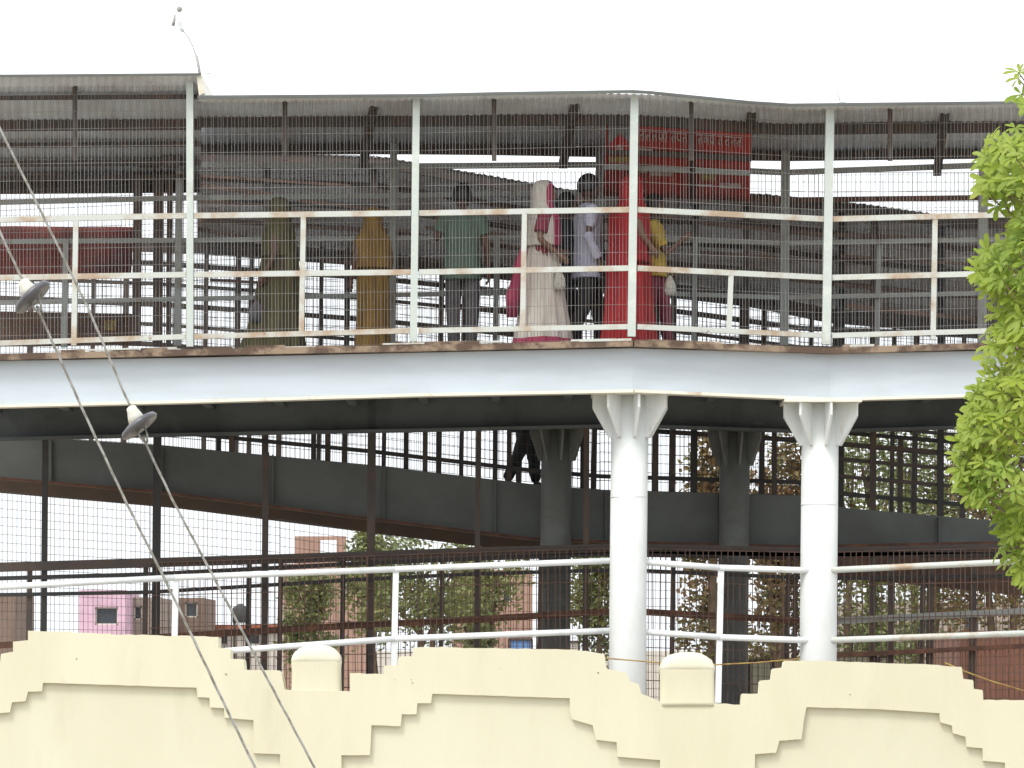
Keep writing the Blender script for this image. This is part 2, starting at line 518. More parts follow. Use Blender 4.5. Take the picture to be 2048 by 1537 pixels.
# ------------------------------------------------------------------ middle ramp behind, coming down to the right
YM, YM2 = 43.1, 45.5
md = thing("middle_ramp", "dark sloping middle ramp of the footbridge seen behind and below the upper walkway", "ramp", (0, 44, 3.4))
MG = [(-200, 858), (0, 868), (530, 905), (1060, 968), (1200, 980), (1600, 992), (1690, 1016), (2200, 1060)]
MF = [(-200, 938), (0, 950), (530, 1005), (930, 1065), (1100, 1080), (1600, 1092), (2200, 1080)]
ME = [(-200, 300), (400, 303), (750, 311), (1190, 389), (1500, 386), (1660, 399), (1920, 436), (2200, 430)]
MFE = [(-200, 470), (400, 488), (600, 500), (1000, 540), (1450, 585), (1660, 628), (1900, 650), (2200, 640)]
cuts = [-200, 310, 740, 1060, 1200, 1600, 1690, 2200]
for a, b in zip(cuts, cuts[1:]):
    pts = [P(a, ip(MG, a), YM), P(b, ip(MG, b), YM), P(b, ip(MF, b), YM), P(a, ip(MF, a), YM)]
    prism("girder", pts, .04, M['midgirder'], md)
    fb = [p + Vector((0, -.07, -.012)) for p in (pts[3], pts[2])]
    bar("flange", fb[0], fb[1], .2, .028, M['rust'], md)
    up4 = [pts[0] + Vector((0, .05, -.02)), pts[1] + Vector((0, .05, -.02))]
    vs = up4 + [v + Vector((0, YM2 - YM, 0)) for v in reversed(up4)]
    vs += [v + Vector((0, 0, -.1)) for v in vs]
    mesh("deck", vs, [(0, 1, 2, 3), (7, 6, 5, 4), (0, 4, 5, 1), (1, 5, 6, 2), (2, 6, 7, 3), (3, 7, 4, 0)], M['soffit'], md)
    g2 = [p + Vector((0, YM2 - YM, 0)) for p in pts]
    g2[2] += Vector((0, 0, -.10))
    g2[3] += Vector((0, 0, -.10))
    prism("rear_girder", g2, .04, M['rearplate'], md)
for px in range(-120, 2150, 222):       # web stiffeners welded to the street face of the girder
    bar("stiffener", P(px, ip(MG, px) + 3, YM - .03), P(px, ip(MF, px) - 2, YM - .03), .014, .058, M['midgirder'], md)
# fascia, roof sheets and purlins
for a, b in zip([-200, 400, 750, 1190, 1500, 1660, 1920], [400, 750, 1190, 1500, 1660, 1920, 2200]):
    bar("fascia", P(a, ip(ME, a) + 12, YM - .06), P(b, ip(ME, b) + 12, YM - .06), .05, .115, M['dark'], md)
    for t, h, mm in ((.24, .05, 'rustlight'), (.46, .055, 'dark'), (.68, .05, 'rustlight'), (.98, .16, 'dark')):
        if a < 400 and t < .9:
            continue
        pa = lerp(P(a, ip(ME, a), YM), P(a, ip(MFE, a), YM2), t) + Vector((0, 0, -.05))
        pb = lerp(P(b, ip(ME, b), YM), P(b, ip(MFE, b), YM2), t) + Vector((0, 0, -.05))
        bar("purlin", pa, pb, .06, h, M[mm], md)
sheets("roof_sheet", ME, MFE, lambda x: YM - .1, lambda x: YM2 + .12, 395, 2200, M['sheet2'], md)
# near cage of the middle ramp
uprights = [437, 463, 530, 627, 655, 745, 812, 850, 957, 990, 1018, 1135, 1165, 1310, 1345, 1387, 1490, 1548, 1680, 1745, 1800, 1880, 1925]
for i, px in enumerate(uprights):
    tall = px in (530, 725, 745, 930, 1135, 1310, 1387, 1490, 1680, 1745, 1880)
    t = ip(ME, px) + 12 if tall else ip(MG, px) - 150
    bar("cage_post", P(px + (4 if tall else 1), t, YM + (.03 if i % 2 else .1)), P(px, ip(MG, px) + 14, YM + (.05 if i % 2 else .1)), .07 if tall else .055, .06, M['dark'] if i % 3 else M['black'], md)
for off in (-27, -150):
    for a, b in zip([350, 740, 1060, 1200, 1600, 1690], [740, 1060, 1200, 1600, 1690, 2200]):
        bar("cage_rail", P(a, ip(MG, a) + off, YM + .06), P(b, ip(MG, b) + off, YM + .06), .04, .045, M['black'], md)
for off in (-62, -96, -128):
    for a, b in ((1600, 1690), (1690, 1920), (1920, 2200)):
        bar('cage_rail', P(a, ip(MG, a) + off, YM + .06), P(b, ip(MG, b) + off, YM + .06), .04, .04, M['dark'], md)
# far cage of the middle ramp, open to the sky between deck and roof
for i, px in enumerate([-60, 60, 185, 250, 410, 474, 500, 560, 640, 692, 770, 880, 925, 1040, 1090, 1190, 1310, 1345, 1480, 1525, 1620, 1668, 1785, 1830, 1925, 2010]):
    bar("far_cage_post", P(px + 4, ip(MFE, px) - 10, YM2), P(px - 3, ip(MG, px) + 20, YM2), .062 if i % 2 else .05, .05, M['dark'], md)
for z in range(7):
    for a, b in zip([-200, 310, 740, 1200, 1600], [310, 740, 1200, 1600, 2200]):
        ya, yb = lerp(ip(MFE, a) + 30, ip(MG, a) - 10, (z + .3) / 9), lerp(ip(MFE, b) + 30, ip(MG, b) - 10, (z + .3) / 9)
        bar("far_cage_rail", P(a, ya, YM2 + .03), P(b, yb, YM2 + .03), .035, .04 if z % 2 else .055, M['dark'], md)
cc = [-200, 310, 740, 1200, 1600, 2200]
for a, b in zip(cc, cc[1:]):
    wire_panel("wire_mesh", P(a, ip(MFE, a), YM2 + .07), P(b, ip(MFE, b), YM2 + .07), P(b, ip(MG, b), YM2 + .07), P(a, ip(MG, a), YM2 + .07), md, r=.0026, wobble=.012)
    if a > 300:
        wire_panel("wire_mesh", P(a, ip(ME, a) + 20, YM + .12), P(b, ip(ME, b) + 20, YM + .12), P(b, ip(MG, b), YM + .12), P(a, ip(MG, a), YM + .12), md, r=.0022, wobble=.012)

rt_ = random.Random(5)
for x0, y0, x1, y1, h in ((396, 352, 700, 372, .03), (396, 371, 545, 390, .045), (396, 402, 530, 410, .03), (600, 402, 826, 428, .035), (396, 458, 500, 478, .04), (540, 452, 820, 462, .03),
                          (850, 455, 1010, 470, .035), (860, 520, 1000, 528, .03), (1290, 430, 1480, 452, .03), (1400, 446, 1645, 470, .045), (1400, 505, 1640, 522, .035), (1410, 540, 1640, 566, .03),
                          (1670, 470, 1950, 480, .04), (1680, 512, 1960, 530, .03), (1670, 570, 1880, 590, .04), (1690, 612, 1960, 640, .05), (640, 520, 790, 534, .03), (420, 560, 520, 566, .03), (900, 610, 1040, 622, .03)):
    bar("loose_rail", P(x0, y0, YM - .22 - rt_.uniform(0, .12)), P(x1, y1, YM - .22 - rt_.uniform(0, .12)), .03, h, M['rustlight'], md)
# ------------------------------------------------------------------ lower ramp, its white railing in line with the columns
lw = thing("lower_ramp", "lower ramp of the footbridge behind the cream wall, white tube railing in front", "ramp", (0, 41, 1.2))
YL = 40.3
LT = [(-100, 1180), (0, 1173), (340, 1156), (790, 1139), (1245, 1121), (1300, 1128), (1440, 1136), (1640, 1142), (1680, 1133), (2200, 1117)]
LM = [(-100, 1340), (437, 1304), (790, 1278), (1245, 1261), (1300, 1268), (1440, 1275), (1640, 1282), (1680, 1279), (2200, 1262)]
LX = [-100, 350, 790, 1245, 1440, 1636, 2150]
for line, mm in ((LT, 'clean'), (LM, 'clean')):
    for a, b in zip(LX, LX[1:]):
        pipe("rail", [P(a, ip(line, a), YL), P(b, ip(line, b), YL)], .033, M['rail'] if a > 1600 else M[mm], lw)
for px in (-100, 350, 790, 1440, 2150):
    bar("post", P(px + 2, ip(LT, px) + 4, YL + .02), P(px - 4, ip(LT, px) + 270, YL + .02), .06, .06, M['clean'], lw)
YL2 = 42.35
LD = [(-100, 1465), (1245, 1425), (1640, 1440), (2200, 1425)]
for a, b in zip([-100, 790, 1245, 1640], [790, 1245, 1640, 2200]):
    A, B = P(a, ip(LD, a), YL), P(b, ip(LD, b), YL)
    vs = [A, B, B + Vector((0, 2.3, 0)), A + Vector((0, 2.3, 0))]
    vs += [v + Vector((0, 0, -.3)) for v in vs]
    mesh("deck", vs, [(0, 1, 2, 3), (7, 6, 5, 4), (0, 4, 5, 1), (1, 5, 6, 2), (2, 6, 7, 3), (3, 7, 4, 0)], M['deck'], lw)
FL1 = [(-100, 1138), (0, 1134), (300, 1126), (600, 1117), (1000, 1103), (1210, 1096), (1600, 1108), (1680, 1103), (2200, 1092)]
FL2 = [(-100, 1192), (60, 1190), (340, 1184), (700, 1160), (960, 1148), (1245, 1140), (1640, 1158), (2200, 1150)]
FL3 = [(-100, 1296), (380, 1272), (690, 1252), (1000, 1237), (1245, 1222), (1300, 1238), (1640, 1244), (1680, 1240), (2050, 1222), (2200, 1215)]
FL0 = [(-100, 1160), (0, 1157), (340, 1148), (700, 1128), (1210, 1108), (2200, 1110)]
KX = [-100, 300, 560, 735, 960, 1245, 1640, 2200]
for line, h, mm in ((FL1, .10, 'dark'), (FL0, .045, 'black'), (FL2, .04, 'black'), (FL3, .07, 'rust')):
    for a, b in zip(KX, KX[1:]):
        m2 = M['greyrail'] if (line is FL3 and a > 1600) else M[mm]
        bar("far_rail", P(a, ip(line, a), YL2), P(b, ip(line, b), YL2), .05, h, m2, lw)
for px, t, w in ((58, 1130, .05), (89, 868, .06), (290, 1126, .05), (313, 868, .085), (497, 1120, .05), (530, 905, .065), (560, 1118, .05), (685, 1112, .05), (742, 796, .085), (883, 1105, .05), (955, 850, .055),
                 (1080, 1095, .05), (1172, 800, .06), (1262, 1095, .06), (1345, 1100, .05), (1575, 1100, .05), (1590, 1100, .05), (1745, 1100, .06), (1782, 1100, .07), (1845, 1100, .05), (1860, 1100, .07), (1945, 1100, .07)):
    bar("far_post", P(px + 2, t, YL2 + .03), P(px - 3, 1445, YL2 + .03), w, .06, M['black'] if px < 800 and px % 2 else M['dark'], lw)
for a, b in zip(KX, KX[1:]):
    wire_panel("wire_mesh", P(a, ip(MF, a) + 30, YL2 + .1), P(b, ip(MF, b) + 30, YL2 + .1), P(b, ip(LD, b), YL2 + .1), P(a, ip(LD, a), YL2 + .1), lw, dx=.05, dz=.088, r=.0023)
for a, b in zip(KX[1:], KX[2:]):       # thicker upright bars in the lower half
    wire_panel("bar_screen", P(a, ip(FL1, a), YL2 - .06), P(b, ip(FL1, b), YL2 - .06), P(b, ip(LD, b), YL2 - .06), P(a, ip(LD, a), YL2 - .06), lw, dx=.064, dz=.30, r=.0046, m=M['rustlight'], wobble=.012)
pts = [P(1610, 1112, 43.0), P(2200, 1100, 43.0), P(2200, 1208, 43.0), P(1790, 1166, 43.0), P(1610, 1150, 43.0)]
prism("ramp_girder", pts, .05, M['board'], lw)
# small kerb along the lower far side
for a, b in zip([1660, 1900], [1900, 2200]):
    bar("kerb", P(a, 1312 - (a - 1660) * .05, 42.3), P(b, 1312 - (b - 1660) * .05, 42.3), .08, .05, M['rust'], lw)


# ------------------------------------------------------------------ columns
def column(name, px, ptop, Y, r, m, label, rad_gusset=.20, group='round columns that carry the footbridge', xtop=None):
    top = P(px, ptop, Y)
    x0 = top.x
    t = thing(name, label, "column", (x0, Y, 0), group)
    k = MB()
    lean = .018
    k.tube([Vector((x0 + lean - .05, Y, 0)), Vector((x0 + lean * .5 - .03, Y, top.z * .5)), Vector((x0, Y, top.z - .03))], r, 40)
    k.build("shaft", m, t, True)
    w = MB()      # weld ring
    w.tube([Vector((x0 - .012, Y, top.z - 1.05)), Vector((x0 - .012, Y, top.z - 1.043))], r + .003, 40)
    w.build("weld_seam", m, t, True)
    h = r + rad_gusset
    box("cap_plate", (x0 - h, Y - h, top.z - .028), (x0 + h, Y + h, top.z), M['flange'] if m is M['column'] else m, t)
    for i in range(8):
        a = math.pi / 4 * i + math.radians(12)
        d = Vector((math.cos(a), math.sin(a), 0))
        s = Vector((-d.y, d.x, 0)) * .012
        c = Vector((x0, Y, 0))
        zt = top.z - .029
        R1 = r + rad_gusset * (1.0 if i % 2 == 0 else 1.18)
        prof = [(r - .02, zt), (R1, zt), (R1, zt - .13), (r + .035, zt - .42), (r - .02, zt - .42)]
        vs = [c + d * q + Vector((0, 0, z)) + sg * s for sg in (-1, 1) for q, z in prof]
        n = len(prof)
        fs = [tuple(range(n)), tuple(reversed(range(n, 2 * n)))] + [(j, j + n, (j + 1) % n + n, (j + 1) % n) for j in range(n)]
        mesh("gusset", vs, fs, m, t)
    return t

column("front_column", 1260, 787, 40.28, .187, M['column'], "white round column rising beside the dome capped wall pier, below the bridge corner")
column("front_column", 1641, 803, 40.42, .187, M['column'], "white round column standing left of the leafy tree, with rusty cap plate")
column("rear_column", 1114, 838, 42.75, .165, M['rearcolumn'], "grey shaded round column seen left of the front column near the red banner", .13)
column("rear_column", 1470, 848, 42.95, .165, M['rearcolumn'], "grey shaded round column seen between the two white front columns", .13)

# ------------------------------------------------------------------ boundary wall
YW = 25.0
TOP = [(-220, 1345), (-130, 1345), (-130, 1325), (0, 1325), (2, 1308), (26, 1304), (26, 1284), (56, 1281), (56, 1262), (120, 1263), (200, 1268), (300, 1271), (437, 1274), (437, 1296), (461, 1298), (461, 1318), (487, 1319), (489, 1340), (560, 1342), (563, 1346), (569, 1380),
       (690, 1383), (700, 1383), (700, 1347), (768, 1349), (768, 1332), (796, 1332), (797, 1314), (825, 1313), (826, 1296), (885, 1294), (930, 1297), (1020, 1297), (1100, 1299), (1173, 1302), (1209, 1309), (1213, 1338), (1254, 1346), (1260, 1364), (1277, 1368), (1283, 1388), (1325, 1405),
       (1440, 1408), (1482, 1410), (1484, 1388), (1518, 1388), (1520, 1362), (1543, 1360), (1545, 1338), (1566, 1336), (1568, 1322), (1640, 1322), (1760, 1326), (1860, 1330), (1923, 1334), (1926, 1358), (1946, 1361), (1947, 1378), (1965, 1381), (1966, 1400), (2100, 1402), (2101, 1390), (2260, 1390)]
BOT = [(-220, 1425), (0, 1427), (20, 1425), (24, 1405), (51, 1403), (56, 1384), (84, 1383), (86, 1366), (393, 1376), (395, 1395), (419, 1396), (420, 1415), (448, 1417), (449, 1436), (507, 1441), (507, 1507), (560, 1509), (560, 1700),
       (683, 1700), (683, 1511), (740, 1511), (743, 1451), (801, 1453), (804, 1429), (833, 1429), (835, 1407), (862, 1407), (865, 1388), (1139, 1397), (1140, 1424), (1144, 1439), (1185, 1451), (1192, 1480), (1233, 1485), (1235, 1514), (1320, 1521), (1320, 1700),
       (1509, 1700), (1510, 1509), (1552, 1506), (1559, 1482), (1603, 1479), (1608, 1440), (1613, 1415), (1760, 1419), (1879, 1427), (1880, 1445), (1904, 1452), (1906, 1467), (1931, 1474), (1933, 1494), (1965, 1497), (1966, 1522), (2010, 1526), (2012, 1590), (2260, 1590)]
wall = thing("boundary_wall", "cream plastered boundary wall with stepped top and recessed stepped panels", "wall", (0, YW, 0))
rw = random.Random(3)
def rough_edge(poly, amp):
    out = []
    for a, b in zip(poly, poly[1:]):
        n = max(1, int(abs(b[0] - a[0]) / 14))
        for i in range(n):
            t = i / n
            j = amp if i else amp * .4
            out.append((lerp(a[0], b[0], t) + rw.uniform(-j, j) * .4, lerp(a[1], b[1], t) + rw.uniform(-j, j)))
    out.append(poly[-1])
    return out
TOPr = rough_edge(TOP, 1.0)
BOTr = rough_edge(BOT, .35)
poly = [P(x, y, YW) for x, y in TOPr] + [P(x, y, YW) for x, y in reversed(BOTr)]
fr = prism("moulding", poly, .034, M['plaster'], wall)
bv = fr.modifiers.new("worn_edges", 'BEVEL')
bv.width, bv.segments, bv.limit_method = .004, 2, 'ANGLE'
back = [P(x + 1, y + 2.5, YW + .03) for x, y in TOPr]
back += [Vector((back[-1].x, YW + .03, 0)), Vector((back[0].x, YW + .03, 0))]
prism("panel", back, .20, M['panel'], wall)
for px, py, w in ((452, 1349, 5), (825, 1366, 3), (823, 1360, 2), (153, 1318, 3), (1000, 1338, 2), (1700, 1390, 3), (1196, 1346, 4), (790, 1360, 2), (235, 1372, 2)):
    q = [P(px + w * .5 * math.cos(a) * rw.uniform(.6, 1.2), py + w * .5 * math.sin(a) * rw.uniform(.6, 1.2), YW - .002) for a in (0, 1.1, 2.2, 3.2, 4.3, 5.3)]
    prism("chip", q, .004, M['dull_chip'], wall)
# dome capped piers standing in the dips of the wall
def pier(x0, x1, ysh, ydome, ybase, label):
    a, b = P(x0, ybase + 8, YW - .02), P(x1, ysh, YW - .02)
    w, cx = b.x - a.x, (a.x + b.x) / 2
    n = 18
    vs, fs = [], []
    zb, zs, zd = a.z, b.z, P(x0, ydome, YW).z
    prof = [(1.0, zb), (.985, zb + .02), (.97, zs - .05), (.985, zs - .03), (.99, zs - .004)]
    for i in range(10):
        t = i / 9 * math.pi / 2
        prof.append((1.0 * math.cos(t) ** .8 + .001, zs + (zd - zs) * math.sin(t)))
    N = 28
    cy = YW + .128
    for s, z in prof:
        sq = 1.0 if z < zs else max(0, 1 - (z - zs) / (zd - zs)) ** .5
        for k in range(N):
            t = 2 * math.pi * k / N
            e = lerp(1.0, .16, sq)
            c, sn = math.cos(t), math.sin(t)
            vs.append(Vector((cx + s * w / 2 * math.copysign(abs(c) ** e, c) + rw.uniform(-.0025, .0025), cy + s * w / 2 * .8 * math.copysign(abs(sn) ** e, sn), z + rw.uniform(-.0025, .0025))))
    m = len(prof)
    fs = [(i * N + k, i * N + (k + 1) % N, (i + 1) * N + (k + 1) % N, (i + 1) * N + k) for i in range(m - 1) for k in range(N)]
    fs += [tuple(range((m - 1) * N, m * N)), tuple(reversed(range(N)))]
    body = [f for f in fs if all(i < 5 * N for i in f)]
    dome = [f for f in fs if not all(i < 5 * N for i in f)]
    p = mesh("pier", vs[:5 * N], body, M['plaster'], wall, True)
    p['label'] = label
    o = mesh("dome", [vs[i] for i in range(4 * N, len(vs))], [tuple(i - 4 * N for i in f) for f in dome], M['cap'], p, True)
pier(581, 681, 1322, 1290, 1380, "pier with a square shoulder below its dome, left of the other")
pier(1321, 1431, 1338, 1305, 1404, "taller pier below the bridge corner column")

# ------------------------------------------------------------------ banners and boards hung on the cages
def banner(name, label, quad, Y, m, sag=2):
    t = thing(name, label, "banner", P(sum(q[0] for q in quad) / 4, max(q[1] for q in quad), Y(400) if callable(Y) else Y))
    nx, nz = 24, 10
    vs = []
    for i in range(nx + 1):
        for j in range(nz + 1):
            u, v = i / nx, j / nz
            x = lerp(lerp(quad[0][0], quad[1][0], u), lerp(quad[3][0], quad[2][0], u), v)
            y = lerp(lerp(quad[0][1], quad[1][1], u), lerp(quad[3][1], quad[2][1], u), v)
            y += sag * math.sin(u * math.pi * 4) * (1 - v)
            p = P(x, y, Y(y) if callable(Y) else Y)
            p.y += .015 * math.sin(u * 19 + v * 3) + .01 * math.sin(v * 9 + u * 5)
            vs.append(p)
    fs = [(i * (nz + 1) + j, (i + 1) * (nz + 1) + j, (i + 1) * (nz + 1) + j + 1, i * (nz + 1) + j + 1) for i in range(nx) for j in range(nz)]
    o = mesh("cloth", vs, fs, m, t, True)
    s = o.modifiers.new("thickness", 'SOLIDIFY')
    s.thickness = .003
    return t, o
YBA = lambda y: ip([(240, 41.0), (400, 42.25)], y)       # tied to the middle purlin above and to the far rail below
bn, bc = banner("red_banner", "bright red banner with a row of pale lettering, behind the woman in the red sari", [(1213, 243), (1503, 262), (1500, 402), (1206, 392)], YBA, M['red'], 1)
def PB(x, y, d):
    return P(x, y, YBA(y) - d)
# grey field with the red dome shaped emblem at its left end
gp = prism("print_panel", [PB(1216, 250, .04), PB(1262, 253, .04), PB(1262, 312, .04), PB(1216, 308, .04)], .006, M['greycloth'], bn)
em = prism("emblem", [PB(x, y, .05) for x, y in ((1219, 309), (1218, 290), (1226, 280), (1236, 273), (1240, 268), (1245, 274), (1254, 281), (1259, 291), (1258, 311))], .005, M['redprint'], bn)
prism("emblem", [PB(x, y, .056) for x, y in ((1232, 306), (1233, 294), (1239, 288), (1245, 295), (1246, 307))], .004, M['paleprint'], bn)
# the row of pale characters under one headline
rl = random.Random(11)
def glyph(cx, cy, w, h):
    k = MB()
    T = .010
    def st(x0, y0, x1, y1):
        k.bar(PB(cx + x0 * w, cy + y0 * h, .047), PB(cx + x1 * w, cy + y1 * h, .047), T, T)
    st(-.55, -.5, .55, -.5)
    st(.32, -.5, .32, .5)
    q = rl.randrange(4)
    if q == 0:
        st(-.3, -.1, .32, -.1); st(-.3, -.1, -.3, .25); st(-.3, .25, 0, .4)
    elif q == 1:
        st(-.2, -.5, -.35, 0); st(-.35, 0, -.05, .3); st(-.05, .3, .32, .1)
    elif q == 2:
        st(-.35, -.3, -.35, .2); st(-.35, .2, .05, .2); st(.05, -.3, .05, .2); st(-.35, -.3, .05, -.3)
    else:
        st(-.4, .1, -.1, -.2); st(-.1, -.2, .3, .1); st(-.2, .1, -.2, .45)
    return k.build("letter", M['paleprint'], bn)
for cx in (1284, 1296, 1309, 1321, 1330, 1347, 1358, 1369, 1400, 1413, 1424, 1440, 1454, 1466, 1478):
    glyph(cx, 272 + (cx - 1284) * .066, 10, 19)
for x0, x1, y0, y1, mm in ((1275, 1304, 297, 303, 'paleprint'), (1217, 1260, 313, 326, 'ochre'), (1300, 1344, 343, 353, 'paleprint'), (1278, 1296, 340, 347, 'paleprint'), (1394, 1424, 368, 374, 'paleprint'), (1440, 1482, 366, 378, 'paleprint'), (1402, 1432, 346, 362, 'ochre')):
    prism("print_patch", [PB(x0, y0, .045), PB(x1, y0 + 1, .045), PB(x1, y1, .045), PB(x0, y1 - 1, .045)], .005, M[mm], bn)
bar("batten", PB(1208, 334, .07), PB(1500, 347, .07), .03, .055, M['greyrail'], bn)
bar("batten", PB(1214, 303, .07), PB(1502, 318, .07), .03, .06, M['dark'], bn)
bar("batten", PB(1384, 250, .075), PB(1386, 396, .075), .05, .03, M['dark'], bn)
banner("red_banner", "faded dark red banner behind the railing below the raised roof", [(-60, 452), (268, 455), (262, 556), (-60, 560)], 42.9, M['red2'], .5)
bd = thing("notice_board", "brown weathered notice board with a yellow patch near the deck", "board", P(120, 692, 42.8))
prism("board_panel", [P(-60, 622, 42.8), P(268, 628, 42.8), P(268, 690, 42.8), P(-60, 694, 42.8)], .03, M['board'], bd)
prism("yellow_patch", [P(208, 640, 42.78), P(234, 641, 42.78), P(233, 662, 42.78), P(208, 660, 42.78)], .01, M['ochre'], bd)


# ------------------------------------------------------------------ people
def skin_mesh(verts, edges, rad, levels=1):
    me = bpy.data.meshes.new("tmp")
    me.from_pydata(verts, edges, [])
    o = bpy.data.objects.new("tmp", me)
    COL.objects.link(o)
    md_ = o.modifiers.new("s", 'SKIN')
    md_.use_smooth_shade = True
    for i, v in enumerate(me.skin_vertices[0].data):
        r = rad[i]
        v.radius = (r, r) if not isinstance(r, tuple) else r
        v.use_root = (i == 0)
    sb = o.modifiers.new("b", 'SUBSURF')
    sb.levels = levels
    sb.render_levels = levels
    dg = bpy.context.evaluated_depsgraph_get()
    ev = o.evaluated_get(dg)
    out = bpy.data.meshes.new_from_object(ev)
    bpy.data.objects.remove(o)
    bpy.data.meshes.remove(me)
    return out


def me_to_lists(me):
    return [v.co.copy() for v in me.vertices], [tuple(p.vertices) for p in me.polygons]


def place(me_v, me_f, name, m, parent, F, smooth=True, voxel=None):
    """F maps body space to the person's own space"""
    me = bpy.data.meshes.new(name)
    me.from_pydata([tuple(F @ v) for v in me_v], [], me_f)
    for k in (m if isinstance(m, (list, tuple)) else [m]):
        me.materials.append(k)
    for p in me.polygons:
        p.use_smooth = smooth
    o = newobj(name, me, parent)
    if voxel:
        r = o.modifiers.new("one_surface", 'REMESH')
        r.mode = 'VOXEL'
        r.voxel_size = voxel
        r.use_smooth_shade = True
        s = o.modifiers.new("soften", 'SMOOTH')
        s.factor, s.iterations = .5, 2
    return o


def person(label, px, ptop, Y, face, skin, pose='walk', phase=1, arms=None, group=None, deck=None):
    """Walking figure. Body space: x ahead, y to its left, z up, 1.66 tall. face: heading angle (0 looks along +X)."""
    zdeck = deck if deck is not None else P(px, ip(KERB, px) + 6, YF(px)).z
    top = P(px, ptop, Y)
    H = top.z - zdeck
    s = H / 1.66
    t = thing("person", label, "person", (top.x, Y, zdeck), group)
    F = Matrix.Rotation(face, 4, 'Z') @ Matrix.Scale(s, 4)
    st = .17 * phase
    J = dict(pel=(0, 0, .90), spi=(0, 0, 1.08), che=(.012, 0, 1.25), nec=(.005, 0, 1.385), hed=(.02, 0, 1.47),
             sl=(0, .165, 1.335), sr=(0, -.165, 1.335), el=(-.05, .225, 1.08), er=(.02, -.225, 1.08), wl=(.07, .235, .86), wr=(.16, -.22, .90),
             hl=(0, .085, .86), hr=(0, -.085, .86), kl=(.05 + st * .45, .09, .47), kr=(.05 - st * .45, -.09, .47),
             al=(st - .02, .085, .085), ar=(-st - .02, -.085, .10), tl=(st + .12, .10, .03), tr=(-st + .11, -.10, .035))
    J.update(arms or {})
    order = ['pel', 'spi', 'che', 'nec', 'hed', 'sl', 'sr', 'el', 'er', 'wl', 'wr', 'hl', 'hr', 'kl', 'kr', 'al', 'ar', 'tl', 'tr']
    rad = dict(pel=(.125, .10), spi=(.115, .09), che=(.13, .10), nec=.055, hed=.055, sl=.052, sr=.052, el=.038, er=.038, wl=.026, wr=.026, hl=.085, hr=.085, kl=.058, kr=.058, al=.038, ar=.038, tl=.03, tr=.03)
    E = [('pel', 'spi'), ('spi', 'che'), ('che', 'nec'), ('nec', 'hed'), ('che', 'sl'), ('che', 'sr'), ('sl', 'el'), ('sr', 'er'), ('el', 'wl'), ('er', 'wr'),
         ('pel', 'hl'), ('pel', 'hr'), ('hl', 'kl'), ('hr', 'kr'), ('kl', 'al'), ('kr', 'ar'), ('al', 'tl'), ('ar', 'tr')]
    idx = {k: i for i, k in enumerate(order)}
    v, f = me_to_lists(skin_mesh([J[k] for k in order], [(idx[a], idx[b]) for a, b in E], [rad[k] for k in order]))
    mb = MB()
    mb.add(v, f)
    mb.blob((.022, 0, 1.55), .096, .078, .112, 20, 14)          # skull
    mb.blob((.062, 0, 1.488), .05, .052, .045, 12, 8)           # jaw
    mb.blob((.118, 0, 1.535), .018, .014, .028, 8, 6)           # nose
    mb.blob((.098, 0, 1.575), .022, .058, .014, 10, 6)          # brow
    mb.blob((.104, 0, 1.497), .016, .026, .010, 8, 6)           # mouth
    for q in (-1, 1):
        mb.blob((.015, q * .08, 1.535), .022, .010, .032, 8, 6)  # ears
    hands = {}
    for q, e, w in ((1, 'el', 'wl'), (-1, 'er', 'wr')):          # hands: palm, four unequal fingers, thumb from the side
        a, b = Vector(J[e]), Vector(J[w])
        d = (b - a).normalized()
        sd_ = d.cross(Vector((0, 1, 0)))
        if sd_.length < .1:
            sd_ = Vector((0, 0, 1))
        sd_.normalize()
        nrm = d.cross(sd_).normalized()
        if nrm.y * q > 0:
            nrm = -nrm
        palm = b + d * .05
        hands[w] = palm + d * .05
        mb.tube([b - d * .01, b + d * .03, b + d * .085], [.024, .032, .030], 10)
        for i, ln in enumerate((.066, .076, .070, .054)):
            o_ = b + d * .07 + sd_ * (i - 1.5) * .017
            mb.tube([o_, o_ + d * ln * .5 + nrm * .006, o_ + d * ln * .8 + nrm * .022, o_ + d * ln * .9 + nrm * .040], [.0095, .009, .0085, .007], 7)
        o_ = b + d * .025 + sd_ * -.024
        mb.tube([o_, o_ + d * .025 - sd_ * .022 + nrm * .01, o_ + d * .055 - sd_ * .024 + nrm * .022], [.012, .011, .009], 7)
    body = place(mb.v, mb.f, "body", skin, t, F, voxel=.0075 * s)
    for q in (-1, 1):
        e = MB()
        e.blob((.104, q * .032, 1.552), .008, .013, .007, 8, 6)
        place(e.v, e.f, "eye", M['eye'], t, F)
    return t, F, J, hands


def hair(t, F, bun=False, size=1.0):
    k = MB()
    n, m = 22, 12
    vs, fs = [], []
    for i in range(m + 1):
        th = math.pi * .64 * i / m
        for j in range(n):
            a = 2 * math.pi * j / n
            lim = 1.0 if math.cos(a) < .3 else lerp(1.0, .52, min(1, (math.cos(a) - .3) / .5))
            tt = th * lim
            g = 1 + .012 * math.sin(a * 9 + i)
            vs.append(Vector((.016 + .108 * size * g * math.sin(tt) * math.cos(a), .090 * size * g * math.sin(tt) * math.sin(a), 1.56 + .120 * size * math.cos(tt))))
    fs = [(i * n + j, i * n + (j + 1) % n, (i + 1) * n + (j + 1) % n, (i + 1) * n + j) for i in range(m) for j in range(n)]
    k.add(vs, fs)
    if bun:
        k.blob((-.105, 0, 1.50), .045, .05, .045, 12, 8)
    o = place(k.v, k.f, "hair", M['hair'], t, F)
    s = o.modifiers.new("thickness", 'SOLIDIFY')
    s.thickness = .006
    return o


